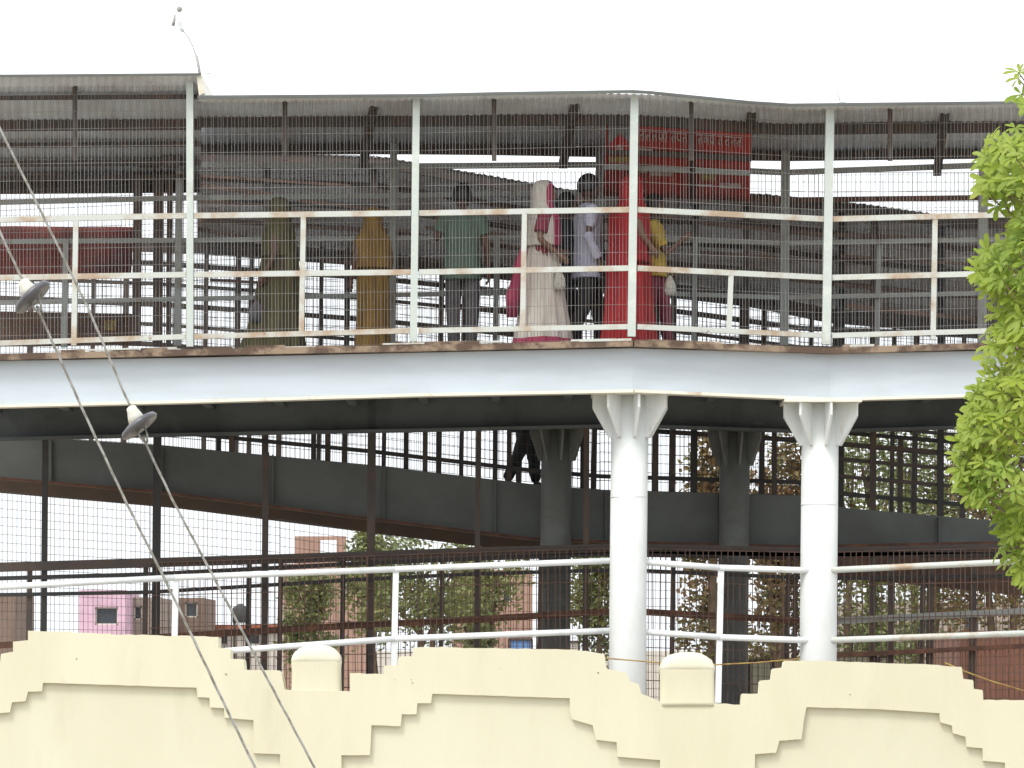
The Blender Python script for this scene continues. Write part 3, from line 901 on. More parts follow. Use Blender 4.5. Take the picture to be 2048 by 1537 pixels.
def shirt(t, F, J, m, long=.80, sleeve=.55, name="shirt"):
    """torso and sleeves as one surface with a few soft creases"""
    k = MB()
    rings = [(long, .145, .19), (.92, .135, .178), (1.05, .126, .168), (1.18, .132, .182), (1.28, .126, .20), (1.345, .10, .185), (1.385, .07, .10), (1.405, .058, .066)]
    fine = []
    for (z0, a0, b0), (z1, a1, b1) in zip(rings, rings[1:]):
        q = max(1, int(abs(z1 - z0) / .03))
        fine += [(lerp(z0, z1, i / q), lerp(a0, a1, i / q), lerp(b0, b1, i / q)) for i in range(q)]
    fine.append(rings[-1])
    n = 40
    vs = []
    for z, a, b in fine:
        for j in range(n):
            th = 2 * math.pi * j / n
            w = 1 + .022 * math.sin(5 * th + z * 23) * math.sin(z * 17 + th) + .018 * math.sin(9 * th) * max(0, 1.1 - z)
            vs.append(Vector((.008 + a * w * math.cos(th), b * w * math.sin(th), z)))
    fs = [(i * n + j, i * n + (j + 1) % n, (i + 1) * n + (j + 1) % n, (i + 1) * n + j) for i in range(len(fine) - 1) for j in range(n)]
    fs += [tuple(reversed(range(n))), tuple(range((len(fine) - 1) * n, len(fine) * n))]
    k.add(vs, fs)
    for sh, el, wr in (('sl', 'el', 'wl'), ('sr', 'er', 'wr')):
        S, E, Wr = Vector(J[sh]), Vector(J[el]), Vector(J[wr])
        inner = S * .72 + Vector((0, 0, 1.335)) * .28
        if sleeve > 1:
            pts = [inner, S + Vector((0, 0, -.005)), lerp(S, E, .5), E, lerp(E, Wr, .5), lerp(E, Wr, .88)]
            k.tube(pts, [.062, .076, .066, .058, .050, .046], 14)
        else:
            pts = [inner, S + Vector((0, 0, -.005)), lerp(S, E, sleeve * .5), lerp(S, E, sleeve)]
            k.tube(pts, [.062, .078, .072, .068], 14)
    return place(k.v, k.f, name, m, t, F, voxel=.011 * F.median_scale)


def trousers(t, F, J, m):
    V = [(0, 0, .95), (0, 0, .88), J['hl'], J['hr'], J['kl'], J['kr'], J['al'], J['ar']]
    Rr = [(.14, .115), (.145, .12), .10, .10, .078, .078, .062, .062]
    v, f = me_to_lists(skin_mesh(V, [(0, 1), (1, 2), (1, 3), (2, 4), (3, 5), (4, 6), (5, 7)], Rr, 2))
    for p in v:
        p += Vector((.005 * math.sin(p.z * 40 + p.y * 20), 0, 0))
    return place(v, f, "trousers", m, t, F)


def shoes(t, F, J, m):
    for a, b in (('al', 'tl'), ('ar', 'tr')):
        k = MB()
        A, B = Vector(J[a]), Vector(J[b])
        k.tube([A + Vector((-.06, 0, -.045)), A + Vector((0, 0, -.035)), lerp(A, B, .6) + Vector((0, 0, -.022)), B + Vector((.03, 0, -.005)), B + Vector((.06, 0, -.008))], [.03, .046, .045, .038, .015], 12)
        place(k.v, k.f, "shoe", m, t, F)


def drape(t, F, rings, m, name, folds=11, amp=.016, hem=None, hem_z=.10, xoff=None):
    n = 72
    vs, fs = [], []
    rp = random.Random(len(name) * 7 + folds)
    ph = rp.uniform(0, 6)
    # resample the rings finely
    fine = []
    for (z0, a0, b0), (z1, a1, b1) in zip(rings, rings[1:]):
        kk = max(1, int(abs(z1 - z0) / .035))
        for i in range(kk):
            q = i / kk
            fine.append((lerp(z0, z1, q), lerp(a0, a1, q), lerp(b0, b1, q)))
    fine.append(rings[-1])
    for z, a, b in fine:
        low = max(0, 1 - z / 1.25)
        for j in range(n):
            th = 2 * math.pi * j / n
            w = 1 + (amp / max(a, .05)) * (.25 + low * 1.3) * (math.sin(folds * th + ph + z * 2.2) + .5 * math.sin((folds * 2 + 1) * th - z * 3)) 
            x = xoff(z) if xoff else 0
            vs.append(Vector((x + a * w * math.cos(th), b * w * math.sin(th), z + .006 * math.sin(3 * th))))
    for i in range(len(fine) - 1):
        for j in range(n):
            fs.append((i * n + j, i * n + (j + 1) % n, (i + 1) * n + (j + 1) % n, (i + 1) * n + j))
    fs.append(tuple(range((len(fine) - 1) * n, len(fine) * n)))
    o = place(vs, fs, name, [m, hem] if hem else m, t, F)
    if hem:
        for p in o.data.polygons:
            if p.center.z / F.median_scale < hem_z:
                p.material_index = 1
    return o


def veil(t, F, m, border=None, low=1.02, face_gap=.85, name="veil", front=.0):
    """cloth over the head and shoulders, open in front of the face"""
    n, k = 40, 22
    prof = [(1.68, .02, .02), (1.675, .06, .05), (1.65, .098, .08), (1.60, .120, .098), (1.54, .124, .102), (1.47, .118, .105), (1.41, .125, .135), (1.36, .145, .19), (1.30, .16, .215), (1.18, .165, .225), (low, .175, .22)]
    vs, fs = [], []
    for i, (z, a, b) in enumerate(prof):
        g = face_gap * (1 if z < 1.64 else .5)
        if z < 1.40:
            g = face_gap * .55
        for j in range(n + 1):
            th = g + (2 * math.pi - 2 * g) * j / n
            w = 1 + .02 * math.sin(7 * th + z * 9) * (1 if z < 1.45 else .3)
            vs.append(Vector((.01 + a * w * math.cos(th), b * w * math.sin(th), z)))
    for i in range(len(prof) - 1):
        for j in range(n):
            fs.append((i * (n + 1) + j, i * (n + 1) + j + 1, (i + 1) * (n + 1) + j + 1, (i + 1) * (n + 1) + j))
    o = place(vs, fs, name, [m, border] if border else m, t, F)
    if border:
        for q, p in enumerate(o.data.polygons):
            j = q % n
            if j < 5 or j >= n - 5:
                p.material_index = 1
    s = o.modifiers.new("thickness", 'SOLIDIFY')
    s.thickness = .008
    sb = o.modifiers.new("soft", 'SUBSURF')
    sb.levels = sb.render_levels = 1
    return o


SARI = [(.02, .235, .215), (.10, .225, .205), (.35, .20, .185), (.62, .18, .18), (.86, .165, .185), (1.0, .145, .165), (1.15, .145, .18), (1.28, .14, .205), (1.35, .11, .20), (1.395, .07, .09)]
WIDE = [(.02, .29, .24), (.10, .28, .235), (.35, .235, .205), (.62, .195, .19), (.86, .175, .185), (1.0, .15, .165), (1.15, .145, .18), (1.28, .14, .205), (1.35, .11, .20), (1.395, .07, .09)]


def bag(name, label, px, py0, py1, w, Y, m, mh=None):
    t = thing(name, label, "bag", P(px, py1, Y))
    top, bot = P(px, py0, Y), P(px, py1, Y)
    h = top.z - bot.z
    k = MB()
    n = 20
    prof = [(0.0, .55), (.05, .85), (.25, 1.0), (.55, .92), (.78, .62), (.9, .34), (.97, .28)]
    vs, fs = [], []
    for i, (z, s) in enumerate(prof):
        for j in range(n):
            th = 2 * math.pi * j / n
            q = s * (1 + .07 * math.sin(5 * th + i * 1.3))
            vs.append(bot + Vector((w / 2 * q * math.cos(th), w / 2 * .6 * q * math.sin(th), z * h * .8)))
    fs = [(i * n + j, i * n + (j + 1) % n, (i + 1) * n + (j + 1) % n, (i + 1) * n + j) for i in range(len(prof) - 1) for j in range(n)]
    fs += [tuple(reversed(range(n))), tuple(range((len(prof) - 1) * n, len(prof) * n))]
    mesh("pouch", vs, fs, m, t, True)
    for s in (-1, 1):
        c = bot + Vector((0, s * .012, h * .74))
        pipe("handle", [c + Vector((-w * .2, 0, 0)), c + Vector((-w * .13, 0, h * .2)), c + Vector((0, 0, h * .27)), c + Vector((w * .13, 0, h * .2)), c + Vector((w * .2, 0, 0))], .006, mh or m, t, 6)
    return t


C = dict(
    olive=cloth("olive_cloth", (.085, .072, .026), (.055, .045, .02)), mustard=cloth("mustard_cloth", (.20, .115, .022), (.13, .07, .016)),
    green=cloth("sage_green_cloth", (.10, .155, .12), (.08, .12, .095)), grey=cloth("grey_cloth", (.10, .095, .10)), cream=cloth("cream_cloth", (.60, .56, .50), (.46, .40, .36)),
    magenta=cloth("magenta_cloth", (.38, .045, .10), (.28, .03, .08)), lav=cloth("pale_lavender_cloth", (.54, .54, .66), (.43, .43, .54)), navy=cloth("dark_navy_cloth", (.035, .037, .05)),
    red=cloth("bright_red_cloth", (.34, .014, .018), (.23, .010, .015)), yellow=cloth("yellow_cloth", (.46, .33, .05), (.36, .24, .035)), black=cloth("black_cloth", (.03, .03, .032)), maroon=cloth("maroon_cloth", (.22, .035, .06)),
    sandal=cloth("sandal_leather", (.06, .035, .025)), plastic=mat("thin_plastic_film", (.62, .60, .55), (.5, .46, .38), 30, .45, .6, .3, .3, 60, trans=.3), pale=cloth("pale_cloth", (.5, .48, .46)))
YP = 41.15
g = "people walking along the upper walkway"
# olive salwar, walking away to the left
t, F, J, h = person("person in a long olive brown garment whose skirt trails to the left", 560, 400, YP, math.pi * .88, M['skin_d'], phase=1.2, group=g)
hair(t, F, True)
drape(t, F, [(.02, .38, .25), (.10, .36, .245), (.35, .29, .23), (.62, .235, .21), (.86, .21, .20), (1.0, .20, .19), (1.15, .16, .19), (1.28, .15, .21), (1.35, .11, .20), (1.395, .07, .09)], C['olive'], "long_dress", 9, .014, xoff=lambda z: -.10 * max(0, 1 - z / .9) * -1)
veil(t, F, C['olive'], None, 1.05, .9)
shoes(t, F, J, C['sandal'])
bag("cloth_bag", "pale cloth bag beside the olive skirt", 513, 590, 645, .16, 41.0, C['grey'])
# mustard
t, F, J, h = person("person wrapped in a mustard sari with the veil over the head", 746, 420, YP, math.pi * .62, M['skin_d'], phase=.7, group=g)
hair(t, F)
drape(t, F, [(.02, .21, .20), (.35, .185, .18), (.62, .17, .175), (.86, .16, .18), (1.0, .145, .165), (1.15, .145, .18), (1.28, .14, .205), (1.35, .11, .20), (1.395, .07, .09)], C['mustard'], "sari", 10, .013)
veil(t, F, C['mustard'], None, .98, .75)
shoes(t, F, J, C['sandal'])
# green shirt, seen from behind with raised left arm
t, F, J, h = person("person in a sage green shirt and grey trousers seen from behind, one arm raised", 925, 371, 41.3, math.pi * .5, M['skin_d'], phase=.35, group=g,
                    arms=dict(el=(.02, .26, 1.12), wl=(.10, .235, 1.33), er=(0, -.235, 1.07), wr=(.04, -.25, .84)))
hair(t, F, size=1.06)
shirt(t, F, J, C['green'], .74, .6)
trousers(t, F, J, C['grey'])
shoes(t, F, J, C['black'])
# cream and pink sari
t, F, J, h = person("person in a cream sari with magenta border and veil, walking right", 1086, 366, 40.95, .12, M['skin'], phase=1.0, group=g,
                    arms=dict(er=(-.07, -.235, 1.09), wr=(.13, -.20, .94), el=(-.03, .225, 1.09), wl=(.16, .17, 1.02)))
hair(t, F)
drape(t, F, WIDE, C['cream'], "sari", 12, .013, C['magenta'], .14)
veil(t, F, C['cream'], C['magenta'], 1.02, .95)
sl_ = MB()
shirt(t, F, J, C['maroon'], 1.05, .75, "blouse")
shoes(t, F, J, C['sandal'])
tail = MB()
tail.tube([(-.19, -.03, 1.02), (-.25, -.03, .8), (-.30, -.02, .55), (-.31, 0, .34)], [.035, .06, .075, .05], 12)
place(tail.v, tail.f, "sari_end", C['magenta'], t, F)
bag("plastic_bag", "cream plastic carrier bag hanging from the hand by the cream sari", 1119, 530, 581, .125, 40.78, C['plastic'])
# navy clothes between the cream sari and the lavender shirt
t, F, J, h = person("person in dark navy clothes half hidden behind the cream sari and lavender shirt", 1130, 388, 41.75, .1, M['skin_d'], phase=.9, group=g)
hair(t, F)
shirt(t, F, J, C['navy'], .74, 1.2)
trousers(t, F, J, C['navy'])
shoes(t, F, J, C['black'])
# lavender shirt
t, F, J, h = person("person in a loose pale lavender shirt and charcoal trousers, walking behind the red sari", 1174, 352, 41.3, .28, M['skin_d'], phase=1.15, group=g,
                    arms=dict(er=(-.06, -.235, 1.07), wr=(.05, -.245, .84), el=(.05, .225, 1.08), wl=(.2, .2, .98)))
hair(t, F)
shirt(t, F, J, C['lav'], .70, 1.2)
trousers(t, F, J, C['black'])
shoes(t, F, J, C['black'])
# red sari
t, F, J, h = person("person covered in a bright red sari with the veil over the head", 1262, 356, 40.9, .25, M['skin'], phase=1.0, group=g,
                    arms=dict(er=(.04, -.225, 1.09), wr=(.14, -.20, .98), el=(.02, .225, 1.09), wl=(.14, .18, 1.0)))
hair(t, F)
drape(t, F, [(.02, .275, .24), (.10, .265, .235), (.35, .235, .22), (.62, .215, .205), (.86, .21, .20), (1.0, .20, .19), (1.15, .205, .20), (1.28, .20, .215), (1.35, .16, .20), (1.40, .09, .10)], C['red'], "sari", 12, .012, xoff=lambda z: -.02)
veil(t, F, C['red'], None, .80, .8)
shoes(t, F, J, C['sandal'])
# yellow top
t, F, J, h = person("person in a yellow top beside the red sari, one arm stretched out towards the railing", 1305, 392, 41.25, -.15, M['skin_d'], phase=1.0, group=g,
                    arms=dict(er=(.17, -.20, 1.02), wr=(.33, -.16, 1.17), el=(.02, .225, 1.07), wl=(.14, .2, .9)))
hair(t, F)
shirt(t, F, J, C['yellow'], .80, .75)
trousers(t, F, J, C['maroon'])
shoes(t, F, J, C['black'])
bag("plastic_bag", "whitish plastic bag hanging to the right of the yellow top", 1340, 540, 592, .12, 40.95, C['plastic'])


zm = P(1046, ip(MG, 1046), YM).z
t, F, J, h = person("person in dark clothes on the middle ramp, legs showing left of the shaded column", 1046, 665, YM + .9, .3, M['skin_d'], phase=1.1, deck=zm - .055)
hair(t, F)
shirt(t, F, J, C['black'], .62, 1.2)
trousers(t, F, J, C['black'])
shoes(t, F, J, C['black'])
# ------------------------------------------------------------------ stay wires with insulators
def stay(label, pts, Y, ins, tilt):
    t = thing("stay_wire", label, "wire", P(pts[0][0], pts[0][1], Y), "overhead stay wires crossing in front of the bridge")
    a, b = ins
    def strand(ps, r):
        k = MB()
        Q = [P(x, y, Y) for x, y in ps]
        fine = []
        for u, v in zip(Q, Q[1:]):
            n = max(2, int((v - u).length / .05))
            fine += [lerp(u, v, i / n) for i in range(n)]
        fine.append(Q[-1])
        for s in (0, 1, 2):                    # three strands twisted together
            k.tube([p + Vector((math.cos(i * .9 + s * 2.09), math.sin(i * .9 + s * 2.09), 0)) * r * .55 for i, p in enumerate(fine)], r * .6, 6)
        k.build("wire", M['strand'], t, True)
    strand([p for p in pts if p[1] <= a[1]] + [a], .005)
    strand([b] + [p for p in pts if p[1] >= b[1]], .005)
    A, B = P(*a, Y), P(*b, Y)
    ax = (B - A).normalized()
    L = (B - A).length
    k = MB()
    k.lathe(A, ax, [(-.006, .006), (0, .018), (L * .12, .021), (L * .3, .028), (L * .55, .035)], 20)
    cap = k.build("insulator_cap", M['ceramic'], t, True)
    k = MB()
    ax2 = (ax + Vector((tilt, -.12, 0))).normalized()
    c = lerp(A, B, .62)
    k.lathe(c, ax2, [(-.016, .03), (-.014, .05), (-.006, .074), (.006, .080), (.014, .073), (.010, .045), (.016, .040), (.011, .03), (.02, .022)], 28)
    k.build("insulator_disc", M['rubber'], t, True)
    k = MB()
    c = lerp(A, B, .75)
    s = ax.cross(Vector((0, 1, 0))).normalized()
    for q in (-1, 1):
        k.tube([c + s * q * .016, c + ax * .03 + s * q * .014, B + ax * .03 + s * q * .003], .0045, 8)
    k.build("clevis", M['strand'], t, True)
stay("grey stay wire whose insulator hangs in front of the girder flange", [(-60, 130), (0, 258), (90, 440), (180, 625), (252, 795), (290, 885), (345, 1000), (430, 1160), (520, 1330), (640, 1556), (720, 1700)], 15.0, ((262, 815), (287, 872)), .3)
stay("grey stay wire whose insulator hangs in front of the railing at its outer end", [(-60, 330), (0, 465), (40, 550), (85, 640), (170, 830), (250, 1000), (340, 1180), (430, 1370), (520, 1556), (580, 1690)], 14.2, ((46, 562), (74, 612)), .35)
rp_ = thing("rope", "thin orange rope stretched between the wall and the far side under the bridge", "rope", P(1285, 1322, 30))
pipe("cord", [P(1200, 1316, 30), P(1285, 1323, 30), P(1350, 1329, 30), P(1430, 1330, 30), P(1510, 1326, 30), P(1600, 1318, 30)], .006, M['ochre'], rp_, 6)
rp_ = thing("rope", "thin orange rope slanting down behind the last wall steps", "rope", P(1926, 1343, 28))
pipe("cord", [P(1890, 1326, 28), P(1926, 1342, 28), P(1980, 1362, 28), P(2080, 1392, 28)], .006, M['ochre'], rp_, 6)

# ------------------------------------------------------------------ bent rods on the roof
rd = thing("bent_rod", "bent pale rod with a knob standing on the corner of the raised roof", "rod", P(398, 150, 40.2))
pipe("rod", [P(400, 152, 40.2), P(398, 138, 40.2), P(393, 112, 40.2)], .014, M['greyrail'], rd, 8)
pipe("cord", [P(393, 114, 40.2), P(385, 92, 40.2), P(376, 74, 40.2), P(366, 62, 40.2)], .0055, M['greyrail'], rd, 6)
pipe("sleeve", [P(366, 63, 40.2), P(361, 56, 40.2), P(359, 45, 40.2), P(359, 26, 40.2)], .020, M['clean'], rd, 10)
kb = MB()
kb.blob(P(359, 19, 40.2), .028, .028, .03, 12, 8)
kb.build("knob", M['greyrail'], rd, True)
pipe("stub", [P(350, 30, 40.2), P(348, 42, 40.2), P(346, 52, 40.2)], [.008, .014, .018], M['greyrail'], rd, 8)
pipe("brace", [P(359, 40, 40.2), P(349, 40, 40.2)], .004, M['greyrail'], rd, 6)
pipe("spike", [P(404, 148.6, 40.2), P(421, 147.8, 40.2)], .005, M['greyrail'], rd, 6)
r2 = thing("roof_scrap", "small broken wire scrap lying on the roof edge", "scrap", P(1682, 206, 40.6))
pipe("wire", [P(1681, 207, 40.6), P(1678, 196, 40.6), P(1674, 185, 40.6)], .005, M['greyrail'], r2, 6)
pipe("lump", [P(1676, 206, 40.6), P(1684, 203, 40.6), P(1692, 206, 40.6)], [.008, .018, .006], M['clean'], r2, 8)


# ------------------------------------------------------------------ trees
def leaf_mesh(name, L, Wd, m):
    """one blade with a folded midrib, its stalk at the origin, pointing along +x"""
    st = [(0, .03), (.2, .30), (.5, .85), (.75, 1.0), (.92, .72), (1.0, .06)]
    vs, fs = [], []
    for u, w in st:
        x = u * L
        z = .18 * L * math.sin(u * 1.6) - .22 * L * u * u
        vs += [(x, -w * Wd / 2, z + .12 * Wd), (x, 0, z), (x, w * Wd / 2, z + .12 * Wd)]
    for i in range(len(st) - 1):
        for j in (0, 1):
            k = i * 3 + j
            fs.append((k, k + 3, k + 4, k + 1))
    me = bpy.data.meshes.new(name)
    me.from_pydata(vs, [], fs)
    me.materials.append(m)
    for p in me.polygons:
        p.use_smooth = True
    return me


def near_tree():
    YT = 21.0
    rt = random.Random(21)
    base = P(2330, 1300, YT)
    t = thing("leafy_tree", "fresh green tree with whorled leaves leaning in over the railing", "tree", (base.x, YT, 0))
    k = MB()
    k.tube([(base.x + .05, YT, 0), (base.x, YT, 1.2), (base.x - .08, YT + .05, 2.4), (base.x - .05, YT, 3.6), (base.x - .15, YT, 4.9)], [.15, .12, .10, .075, .04], 12)
    trunk = k.build("trunk", M['bark'], t, True)
    edge = [(110, 2090), (150, 2030), (205, 2005), (260, 2020), (292, 1975), (370, 1972), (410, 1990), (455, 1985), (480, 1975), (550, 1958), (590, 1985), (625, 2000), (680, 1980), (740, 1976), (800, 1952), (850, 1930), (930, 1922), (990, 1930), (1010, 1975), (1055, 2015), (1100, 2010), (1150, 2030), (1180, 2080)]
    # whorl centres: a shell of foliage hanging over the left side of the crown
    cs = []
    tries = 0
    while len(cs) < 620 and tries < 30000:
        tries += 1
        y = rt.uniform(60, 1190)
        e = ip(edge, y)
        x = e - 4 + abs(rt.gauss(0, 1)) * 72
        if x > 2330:
            continue
        dy = rt.uniform(-.55, .55) * min(1, .25 + (x - e) / 130)
        dens = math.sin(y * .021 + 1.0) + math.sin(y * .047 + x * .02)
        if 470 > y > 430 and x < 2030 or (600 < y < 625 and x < 2000):
            continue
        if dens < -.7 and x < e + 45 and rt.random() < .7:
            continue
        p = P(x, y, YT + dy)
        if (y < 285 or (395 < y < 440 and x < 2010)) and rt.random() < .75:
            continue
        if any((p - q).length < .05 for q, _ in cs):
            continue
        cs.append((p, x - e))
    # limbs and twigs
    for ly in (150, 330, 480, 640, 800, 960, 1100):
        a = Vector((base.x - .06, YT, P(0, ly + 90, YT).z))
        b = P(ip(edge, ly) + 60, ly, YT)
        k = MB()
        k.tube([a, lerp(a, b, .35) + Vector((0, .05, .10)), lerp(a, b, .7) + Vector((0, -.03, .08)), b], [.04, .03, .018, .008], 8)
        k.build("limb", M['bark'], t, True)
    crown = MB()
    for p, dpt in cs[::2]:
        q = p + Vector((rt.uniform(.05, .14), rt.uniform(-.03, .03), rt.uniform(-.06, -.14)))
        crown.tube([q, lerp(p, q, .4) + Vector((0, .01, .0)), p], [.005, .004, .003], 5, False)
    crown = crown.build("crown", M['twig'], t, True)
    leaves = [leaf_mesh("leaf", .105, .031, M['leaf']), leaf_mesh("leaf", .09, .027, M['leaf']), leaf_mesh("leaf", .075, .025, M['leaf'])]
    data = []
    for p, dpt in cs:
        n = rt.randint(6, 8)
        ax = Vector((rt.uniform(-.8, .1), rt.uniform(-.9, -.1), rt.uniform(.1, .9))).normalized()
        u = ax.orthogonal().normalized()
        w = ax.cross(u)
        ph = rt.uniform(0, 6)
        for i in range(n):
            a = ph + 2 * math.pi * i / n + rt.uniform(-.2, .2)
            d = (u * math.cos(a) + w * math.sin(a)) * 1.0 + ax * rt.uniform(.1, .6)
            d.z -= .25
            d.normalize()
            z = (ax - d * ax.dot(d)).normalized()
            y = z.cross(d)
            Mx = Matrix((d, y, z)).transposed().to_4x4()
            s = rt.uniform(.62, 1.12)
            data.append((dpt + (p.y - YT) * 120, Matrix.Translation(p) @ Mx @ Matrix.Scale(s, 4), rt.choice(leaves)))
    data.sort(key=lambda d: d[0])
    off = Matrix.Translation(-Vector((base.x, YT, 0)))
    for q, (dd, Mx, me) in enumerate(data[:300]):
        o = newobj("leaf", me, crown)
        o.matrix_local = off @ Mx
    vs, fs = [], []
    for dd, Mx, me in data[300:]:
        k = len(vs)
        vs += [Mx @ v.co for v in me.vertices]
        fs += [tuple(i + k for i in p.vertices) for p in me.polygons]
    # the far half of the crown, beyond the trunk
    for dd, Mx, me in data:
        k = len(vs)
        for v in me.vertices:
            q = Mx @ v.co
            vs.append(Vector((2 * base.x - .12 - q.x, 2 * YT - q.y, q.z + .12)))
        fs += [tuple(i + k for i in p.vertices) for p in me.polygons]
    for ly in (230, 400, 560, 720, 880, 1020):
        a = Vector((base.x - .06, YT, P(0, ly + 90, YT).z))
        b = Vector((2 * base.x - .3 - P(ip(edge, ly) + 60, ly, YT).x, YT + .1, P(0, ly, YT).z))
        k = MB()
        k.tube([a, lerp(a, b, .35) + Vector((0, .05, .10)), lerp(a, b, .7) + Vector((0, -.03, .08)), b], [.04, .03, .018, .008], 8)
        k.build("limb", M['bark'], t, True)
    mesh("foliage", vs, fs, M['leaf'], crown, True, 'stuff')
near_tree()


def far_tree(label, px, Y, top, width, m, seed, trunks=1, leaf=.13, n=1800, droop=0, low=.45):
    rt = random.Random(seed)
    b = P(px, 1300, Y)
    ht = P(px, top, Y).z
    w = width * Y / FPX
    t = thing("far_tree", label, "tree", (b.x, Y, 0), "trees behind the footbridge")
    k = MB()
    tips = []
    for q in range(trunks):
        dx = (q - (trunks - 1) / 2) * w * .35
        p0 = Vector((b.x + dx * .15, Y, 0))
        p1 = Vector((b.x + dx * .5 + rt.uniform(-.1, .1), Y, ht * .4))
        p2 = Vector((b.x + dx + rt.uniform(-.2, .2), Y, ht * .85))
        k.tube([p0, lerp(p0, p1, .5) + Vector((rt.uniform(-.08, .08), 0, 0)), p1, p2], [.10, .085, .065, .02], 10)
        for s in range(5):
            a = lerp(p1, p2, rt.uniform(0, .8))
            e = a + Vector((rt.uniform(-1, 1) * w * .45, rt.uniform(-1, 1) * w * .3, rt.uniform(.2, ht * .3)))
            k.tube([a, lerp(a, e, .5) + Vector((0, 0, .15)), e], [.035, .025, .01], 6)
            tips.append(e)
    k.build("trunk", M['bark'], t, True)
    vs, fs = [], []
    clumps = [Vector((b.x + rt.gauss(0, .28) * w, Y + rt.gauss(0, .25) * w, ht * rt.uniform(low, .95))) for _ in range(12 if low > .3 else 22)] + tips
    for _ in range(n):
        c = rt.choice(clumps)
        p = c + Vector((rt.gauss(0, .12) * w, rt.gauss(0, .12) * w, rt.gauss(0, .07) * ht))
        if p.z > ht or p.z < ht * low * .5:
            continue
        d = Vector((rt.gauss(0, 1), rt.gauss(0, 1), rt.gauss(0, .7) - droop)).normalized()
        u = d.orthogonal().normalized()
        if rt.random() < .5:
            u = d.cross(u)
        s = leaf * rt.uniform(.6, 1.3)
        i = len(vs)
        vs += [p, p + d * s * .5 + u * s * .28, p + d * s, p + d * s * .5 - u * s * .28]
        fs.append((i, i + 1, i + 2, i + 3))
    mesh("crown", vs, fs, m, t, False, 'stuff')
FT_ = [("olive green tree rising behind the middle ramp", 752, 85, 1050, 95, 'leaf_d', 1, 1), ("forked tree with a pale trunk behind the lower ramp", 850, 80, 1072, 190, 'leaf_d', 2, 2),
       ("low green tree in front of the brick house", 615, 90, 1150, 90, 'leaf_d', 3, 1), ("small tree standing right of the forked tree", 960, 84, 1085, 120, 'leaf_d', 4, 2),
       ("tree seen between the shaded column and the front column", 1195, 80, 1090, 110, 'leaf_d', 5, 1), ("yellowish tree seen between the two white columns", 1425, 72, 860, 90, 'leaf_o', 6, 2),
       ("autumn brown tree left of the second white column", 1560, 70, 850, 110, 'leaf_o', 7, 2), ("tall green tree right of the second white column", 1720, 70, 830, 200, 'leaf_d', 8, 2),
       ("broad green tree behind the hanging leaves", 1850, 74, 820, 220, 'leaf_d', 9, 2), ("dull tree at the far end of the ramp", 2000, 72, 830, 240, 'leaf_o', 10, 2)]
for lab, px, Y, top, w, mm, sd_, tr in FT_:
    far_tree(lab, px, Y, top, w, M[mm], sd_, tr, n=4800 if px > 1300 else 3200, low=.12 if px > 1300 else .42)


# ------------------------------------------------------------------ houses far behind
def wallmat(name, c):
    return mat(name, c, tuple(v * .8 for v in c), 1.2, .45, .65, .9, .1, 10)
M['brick'] = wallmat("raw_brick", (.35, .22, .17))
M['pink'] = wallmat("pink_plaster", (.60, .40, .50))
M['dull'] = wallmat("dull_plaster", (.30, .25, .21))
M['pale'] = wallmat("pale_plaster", (.62, .58, .52))
M['brownp'] = wallmat("brown_plaster", (.20, .14, .11))
M['rustwall'] = wallmat('rust_red_wall', (.15, .065, .04))
M['winglass'] = mat("dark_pane", (.05, .06, .07), rough=.15)
M['blue'] = wallmat("blue_sign_paint", (.14, .26, .52))
M['tank'] = wallmat("black_tank", (.06, .06, .062))
M['redroof'] = wallmat("red_tile", (.36, .12, .07))


def house(label, x0, x1, top, Y, depth, m, wins=(), roof=None, cat="house"):
    a, b = P(x0, top, Y), P(x1, top, Y)
    t = thing("house", label, cat, ((a.x + b.x) / 2, Y, 0), "houses behind the footbridge")
    # wall with real openings: piers, sills and lintels round each window
    xs = sorted({a.x, b.x, *[P(w[0], 0, Y).x for w in wins], *[P(w[1], 0, Y).x for w in wins]})
    k = MB()
    for u, v in zip(xs, xs[1:]):
        hole = None
        for w in wins:
            if P(w[0], 0, Y).x <= u + 1e-6 and v <= P(w[1], 0, Y).x + 1e-6:
                hole = (P(0, w[3], Y).z, P(0, w[2], Y).z)
        spans = [(0, a.z)] if hole is None else [(0, hole[0]), (hole[1], a.z)]
        for z0, z1 in spans:
            vs = [(x, y, z) for z in (z0, z1) for x, y in ((u, Y), (v, Y), (v, Y + .25), (u, Y + .25))]
            k.add(vs, [(3, 2, 1, 0), (4, 5, 6, 7), (0, 1, 5, 4), (1, 2, 6, 5), (2, 3, 7, 6), (3, 0, 4, 7)])
    k.build("wall", m, t)
    if not any(len(w) > 4 and w[4] == 'open' for w in wins):
        box("rear_block", (a.x, Y + .26, 0), (b.x, Y + depth, a.z - .02), m, t)
    for w in wins:
        if len(w) > 4 and w[4] == 'open':
            continue
        p, q = P(w[0], w[3], Y), P(w[1], w[2], Y)
        fr_ = MB()
        for u, v in (((p.x, p.z), (q.x, p.z)), ((q.x, p.z), (q.x, q.z)), ((q.x, q.z), (p.x, q.z)), ((p.x, q.z), (p.x, p.z))):
            fr_.bar(Vector((u[0], Y + .1, u[1])), Vector((v[0], Y + .1, v[1])), .07, .07)
        fo = fr_.build("window", M['pale'], t)
        box("pane", (p.x + .03, Y + .12, p.z + .03), (q.x - .03, Y + .13, q.z - .03), M['winglass'], fo)
    if roof:
        bx = MB()
        bx.bar(Vector((a.x - .1, Y + depth / 2, a.z + .06)), Vector((b.x + .1, Y + depth / 2, a.z + .06)), depth + .4, .12)
        bx.build("roof", roof, t)
    return t
house("unfinished brick storey with an open window hole above the ramp rail", 590, 692, 1073, 112, .3, M['brick'], [(640, 673, 1080, 1112, 'open')])
